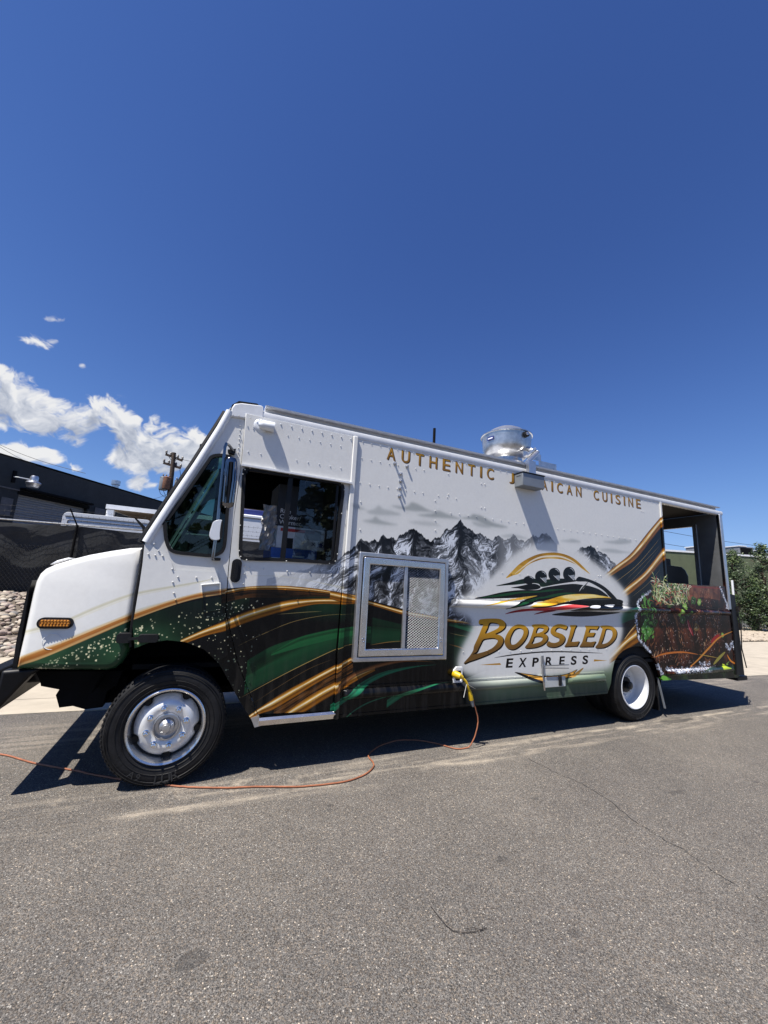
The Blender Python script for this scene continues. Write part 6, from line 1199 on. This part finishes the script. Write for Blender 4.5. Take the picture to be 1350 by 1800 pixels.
# ------------------------------------------------------------------ right background
def right_background():
    mat('green_wall', (.105, .125, .070), .85, 0, .10, 1.5, .2, 12, col2=(.085, .10, .06), f2=.55, s2=.5); mat('pale_wall', (.20, .20, .19), .85, 0, .1, 3, .3, 15); mat('bark', (.08, .06, .045), .9, 0, .3, 10, .4, 30)
    mat('leaf_dark', (.035, .060, .022), .6, 0, .35, 2.); mat('leaf_mid', (.060, .095, .032), .55, 0, .3, 2.); mat('leaf_light', (.110, .150, .050), .5, 0, .25, 2.)
    P0 = np.array([28.3, 13.0]); u = np.array([7.4, -2.6]); u = u / np.linalg.norm(u)
    B = thing('green_building', 'long flat roofed olive green block building behind the trees on the right', 'building', (P0[0], P0[1], 0), None, math.atan2(u[1], u[0]))
    MB().box(-22, 46, 0, .3, .0, 4.86).build('wall', 'green_wall', B); MB().box(-22, 46, .3, 16, 4.5, 4.6).build('roof', 'pale_wall', B); MB().box(-22, 46, -.05, .35, 4.861, 4.98).build('parapet_cap', 'white_metal', B)
    MB().box(-22, 46, -.03, -.001, 0, 1.0).build('base_band', 'pale_wall', B)
    for x in np.arange(-22, 46, 6.4): MB().box(x, x + .03, -.012, -.002, 1.0, 4.85).build('wall_joint', 'chassis_black', B)
    for (s, w, h, d) in ((5.3, 1.6, .75, 2.5), (8.1, 1.2, .9, 2.2), (9.9, .9, .7, 2.6), (11.3, 1.1, .6, 3.0)):
        a = MB().box(s, s + w, d, d + 1.4, 4.6, 4.98 + h).build('roof_unit', 'door_grey', B, bevel=.03); MB().box(s + .1, s + w - .1, d - .02, d - .005, 4.95, 4.9 + h).build('louvre', 'chassis_black', a); MB().box(s - .05, s + w * .5, d - .05, d + 1.45, 4.981 + h, 5.05 + h).build('unit_lid', 'white_metal', a)
    def tree(x, y, h, w, label, seed, n=5200, ls=.14):
        T = thing('tree', label, 'tree', (x, y, 0), 'trees in front of the green building'); r = random.Random(seed)
        tk = MB().tube([(0, 0, 0), (.03, 0, h * .35), (-.04, .05, h * .7), (0, 0, h * .95)], [.13, .10, .06, .02], 8); 
        limbs = []
        for k in range(26):
            z = h * r.uniform(.12, .85); a = r.uniform(0, 6.28); prof = w * math.sin(math.pi * min(max((z / h - .02), 0), 1) ** .75) ** .7; L_ = prof * r.uniform(.7, 1.05)
            e = (L_ * math.cos(a), L_ * math.sin(a), z + L_ * .55); tk.tube([(0, 0, z), (e[0] * .5, e[1] * .5, z + L_ * .2), e], [.04, .025, .008], 5); limbs.append(e)
        tk.build('trunk', 'bark', T)
        cr = {'leaf_dark': MB(), 'leaf_mid': MB(), 'leaf_light': MB()}
        cl = []
        for k in range(int(n / 44)):
            t = r.random() ** .85; z = h * (.06 + .94 * t); a = r.uniform(0, 6.28); prof = w * max(math.sin(math.pi * min((t * .93 + .05), 1) ** .7), 0) ** .75; rad = prof * r.uniform(.25, 1.08)
            cl.append((rad * math.cos(a), rad * math.sin(a), z, r.uniform(.16, .42), r.random()))
        for (cx, cy, cz, cr_, tone) in cl:
            for j in range(44):
                v = Vector((r.gauss(0, 1), r.gauss(0, 1), r.gauss(0, 1))); v.normalize(); v *= cr_ * r.random() ** .4; c = Vector((cx, cy, cz)) + v
                a = Vector((r.gauss(0, 1), r.gauss(0, 1), r.gauss(0, .7))).normalized(); b = a.orthogonal().normalized(); b = (b + a.cross(b) * r.uniform(-1, 1)).normalized(); s = ls * r.uniform(.5, 1.1)
                q = tone + r.uniform(-.25, .25); m = 'leaf_dark' if q < .36 else 'leaf_mid' if q < .80 else 'leaf_light'
                cr[m].add([c - a * s * .5, c + b * s * .26, c + a * s * .5, c - b * s * .26], [(0, 1, 2, 3)])
        # one crown object carrying its three leaf tones
        V = []; Fc = []; mi = []
        for i, (m, b_) in enumerate(cr.items()): k = len(V); V += b_.v; Fc += [tuple(q + k for q in f) for f in b_.f]; mi += [i] * len(b_.f)
        me = bpy.data.meshes.new('crown'); me.from_pydata(V, [], Fc); [me.materials.append(MATS[m]) for m in cr]; me.polygons.foreach_set('material_index', mi); me.update()
        o = bpy.data.objects.new('crown', me); COL.objects.link(o); o.parent = T
        return T
    def at(px, d):     # ground spot under a pixel column, d metres beyond the truck line
        q = R3 @ np.array([px - 675.0, 1085 - 900.0, FPX]); t = (CAMD + d) / q[1]; return q[0] * t, d
    for (px, d, h, w, lab, sd) in ((1298, 9.4, 4.75, .85, 'dense conical tree just beyond the rear of the truck, in front of the green wall', 1), (1328, 8.9, 3.1, .6, 'shorter leafy tree between the tall conical ones at the right edge', 5), (1352, 8.6, 5.1, .95, 'tallest conical tree, cut by the right edge of the picture', 2),
                                (1272, 10.4, 3.9, .7, 'narrow tree half hidden behind the rear corner of the truck', 3)):
        x, y = at(px, d); tree(x, y, h, w, lab, sd)
    for (x, y, h, w, lab, sd) in ((-9, -17, 7.5, 2.6, 'broad tree across the road, behind the photographer on the left', 21), (-2, -21, 9, 3.2, 'largest tree across the road, behind the photographer', 22), (6, -18, 7.5, 2.8, 'round tree across the road, opposite the vent hatch', 23), (13, -20, 8, 3.0, 'tree across the road, opposite the rear of the truck', 24)):
        tree(x, y, h, w, lab, sd, 3000, .5)['group'] = 'trees across the road, mirrored in the windows'
    x, y = at(1222, 24.); tree(x, y, 7.9, 1.6, 'dark tree rising over the roof of the green building, seen through the rear bay', 9, 2600, .3)
    # wires crossing behind the open bay
    w = MB()
    for z0, z1 in ((9.6, 9.5), (8.2, 8.2), (7.0, 7.0)): w.tube([(20 + 60 * t, 22, z0 + (z1 - z0) * t - .8 * math.sin(math.pi * t)) for t in np.linspace(0, 1, 16)], .022, 4, False)
    tag(w.build('overhead_wires', 'wire_black'), 'three thin wires crossing the sky seen through the open rear bay', 'power line')

# ------------------------------------------------------------------ loose things
def cords_and_things():
    ground_pts = [(-3.2, 1.9), (-2.2, 1.35), (-1.75, 1.12)] + [G(*p) for p in ((0, 1328), (50, 1341), (100, 1351), (135, 1357), (170, 1365), (250, 1378), (300, 1383), (340, 1386), (400, 1387), (450, 1385), (520, 1385), (570, 1381), (610, 1375), (640, 1364), (655, 1352), (656, 1343), (648, 1333), (649, 1328), (655, 1321), (672, 1311), (700, 1303), (735, 1303), (765, 1308), (790, 1315), (806, 1318))]
    p3 = [(x, y, .009) for x, y in ground_pts]; yq = -.07
    hang = [(S(822, 1313, -.04)[0], -.05, S(822, 1313, -.04)[1])] + [(S(px, py, yq)[0], yq, S(px, py, yq)[1]) for px, py in ((833, 1298), (839, 1278), (840, 1262), (834, 1240), (831, 1228))]
    pts = [tuple(q) for q in catmull(p3 + hang, 5, False)]
    rr = random.Random(5); pts = [(x + rr.uniform(-.002, .002), y + rr.uniform(-.002, .002), max(z, .008)) for x, y, z in pts]
    tag(MB().tube(pts, .0064, 8).build('extension_cord', 'cord_orange'), 'orange extension cord snaking across the asphalt past the front wheel and up to the truck', 'cord')
    P_ = lambda px, py, y: (S(px, py, y)[0], y, S(px, py, y)[1])
    A = thing('power_adapter', 'yellow plug adapter with a white tag hanging from the power inlet on the truck side', 'adapter', P_(803, 1187, -.03)); o = Vector(A.location); q = lambda *a: Vector(P_(*a)) - o
    MB().tube([q(799, 1185, -.01), q(802, 1186, -.05), q(808, 1188, -.08), q(813, 1191, -.085)], [.034, .036, .030, .018], 14).build('plug', 'yellow_rubber', A)
    MB().tube([Vector(t) for t in catmull([q(812, 1191, -.085), q(819, 1198, -.09), q(823, 1208, -.09), q(826, 1217, -.08)], 6, False)], .0125, 8).build('cable', 'yellow_rubber', A)
    MB().tube([q(825, 1214, -.08), q(827, 1222, -.075), q(828.5, 1230, -.07)], [.016, .024, .024], 12).build('socket', 'yellow_rubber', A)
    MB().tube([q(828.5, 1230, -.07), q(830, 1236, -.07), q(831.5, 1242, -.07)], [.019, .018, .012], 10).build('socket_end', 'grey_box', A)
    t1 = MB(); a, b = q(822, 1203, -.10), q(834, 1210, -.10); t1.bar(a, b, .035, .001); t1.build('tag', 'tag_white', A); MB().bar(q(820, 1203, -.10), q(815, 1226, -.09), .014, .001).build('tie', 'tag_white', A)
    # twig and cracks
    mat('crack_grit', (.035, .032, .030), .95, 0, .5, 60); mat('twig_bark', (.035, .028, .024), .9, 0, .3, 40)
    tw = MB().tube([(*G(px, py), .006) for px, py in ((757, 1595), (770, 1612), (785, 1630), (797, 1639), (815, 1642), (835, 1640), (846, 1637), (856, 1634))], .0016, 5); tw.tube([(*G(px, py), .007) for px, py in ((815, 1636), (832, 1634), (846, 1637), (852, 1631))], .0013, 5)
    tag(tw.build('twig', 'twig_bark'), 'thin dark curved twig lying on the asphalt in the foreground', 'twig')
    r = random.Random(3)
    for ring in (((905, 1322), (940, 1340), (985, 1362), (1030, 1382), (1070, 1408), (1110, 1440), (1160, 1472), (1210, 1500), (1250, 1530), (1300, 1560)), ((1330, 1575), (1370, 1610))):
        P = [np.array(G(*p)) for p in ring]; P = catmull(P, 6, False); V = []; Fc = []
        for i, p in enumerate(P):
            d = P[min(i + 1, len(P) - 1)] - P[max(i - 1, 0)]; d = d / np.linalg.norm(d); n_ = np.array([-d[1], d[0]]); w = .0021 * r.uniform(.15, 1.5); c = p + n_ * r.uniform(-.009, .009); V += [(*(c + n_ * w), .004), (*(c - n_ * w), .004)]
        Fc = [(2 * i, 2 * i + 1, 2 * i + 3, 2 * i + 2) for i in range(len(P) - 1)]; MB().add(V, Fc).build('asphalt_crack', 'crack_grit', kind='structure', smooth=0)
    # cartons in the cab
    def carton(name, m, x0, x1, y0, y1, z0, z1, lab, cat='box'):
        o = MB().box(-(x1 - x0) / 2, (x1 - x0) / 2, 0, y1 - y0, 0, z1 - z0).build(name, m, None, bevel=.004); o.location = ((x0 + x1) / 2, y0, z0); o.rotation_euler.z = .04; return tag(o, lab, cat)
    yc = .22; x0, _ = S(491, 900, yc); x1, _ = S(572, 900, yc); zA, zB, zC = S(530, 983, yc)[1], S(530, 966, yc)[1], S(530, 928, yc)[1]
    stand = carton('storage_crate', 'carton_white', x0 - .03, x1 + .25, yc - .02, yc + .5, .841, zA - .001, 'pale crate behind the sliding door under the stacked cartons')
    c1 = carton('flat_carton', 'carton_blue', x0 - .04, x1 - .05, yc, yc + .42, zA, zB, 'flat blue carton at the bottom of the stack in the door window')
    c2 = carton('white_carton', 'carton_white', x0, x1 + .02, yc + .01, yc + .42, zB + .001, zC, 'white carton marked x16 above the blue one in the door window')
    c3 = carton('cooker_carton', 'carton_black', x0 - .02, x1 - .02, yc + .03, yc + .42, zC + .001, zC + .42, 'black rice cooker carton on top of the stack in the door window')
    w_ = x1 - x0
    text_obj('×16', 'lettering', 'print_blue', c2, (.10, -.002, .03), .09); MB().box(-w_ / 2 + .02, w_ / 2 - .1, -.004, -.001, zC - zB - .05, zC - zB - .02).build('red_stripe', 'print_red', c2)
    MB().plate(rrect(.03, .10, .20, .20, .02), -.004, -.001).build('printed_picture', 'grey_box', c2); MB().lathe([(.022, -.003), (.0005, -.0035)], (.20, 0, .055), 'y', 16).build('round_sticker', 'print_blue', c2); MB().box(-.15, -.08, -.004, -.001, .0, .10).build('black_label', 'black_paint', c2)
    for i, t in enumerate(('Rice', 'Cooker/', 'Warmer')): text_obj(t, 'lettering', 'print_white', c3, (-w_ / 2 + .03, -.002, .13 - i * .055), .062)
    MB().box(-.02, .10, -.004, -.001, .012, .03).build('printed_label', 'tag_white', c1)
    pf = MB(); V = []; n = 9
    for i in range(n):
        for j in range(6): V.append((x0 - .15 + j * .028 + .01 * math.sin(i * 2.1 + j), yc + .03 + .02 * math.sin(i * 1.3 + j * 2), zA + .06 + i * .055))
    pf.add(V, [(i * 6 + j, i * 6 + j + 1, (i + 1) * 6 + j + 1, (i + 1) * 6 + j) for i in range(n - 1) for j in range(5)] ); o = pf.build('plastic_film', 'foil_film', None, smooth=0); md = o.modifiers.new('s', 'SOLIDIFY'); md.thickness = .002; tag(o, 'crumpled clear plastic film hanging beside the stacked cartons', 'plastic film')
    # black cooker standing in the rear bay
    Gk = thing('grill', 'black barrel grill with a short chimney standing in the open rear bay', 'grill', (7.2, 1.0, .781))
    zt = 2.17 - .781
    MB().plate([(-.35, zt - .62), (.42, zt - .62), (.45, zt - .14), (.38, zt - .05), (.28, zt), (-.30, zt + .01), (-.38, zt - .08)], -.55, .5).build('barrel', 'black_paint', Gk, bevel=.03)
    xx, zz = 0, 0; MB().box(-.02, .14, -.45, -.30, zt, zt + .13).build('chimney', 'black_paint', Gk, bevel=.01)
    for sx in (-.3, .36):
        for sy in (-.45, .4): MB().box(sx - .02, sx + .02, sy - .02, sy + .02, 0, zt - .6).build('leg', 'black_paint', Gk)
# ------------------------------------------------------------------ build, large structure first
build_sky()
basic_mats(); wrap_material()
build_ground(); left_background(); right_background(); stones()
build_truck(); cords_and_things()
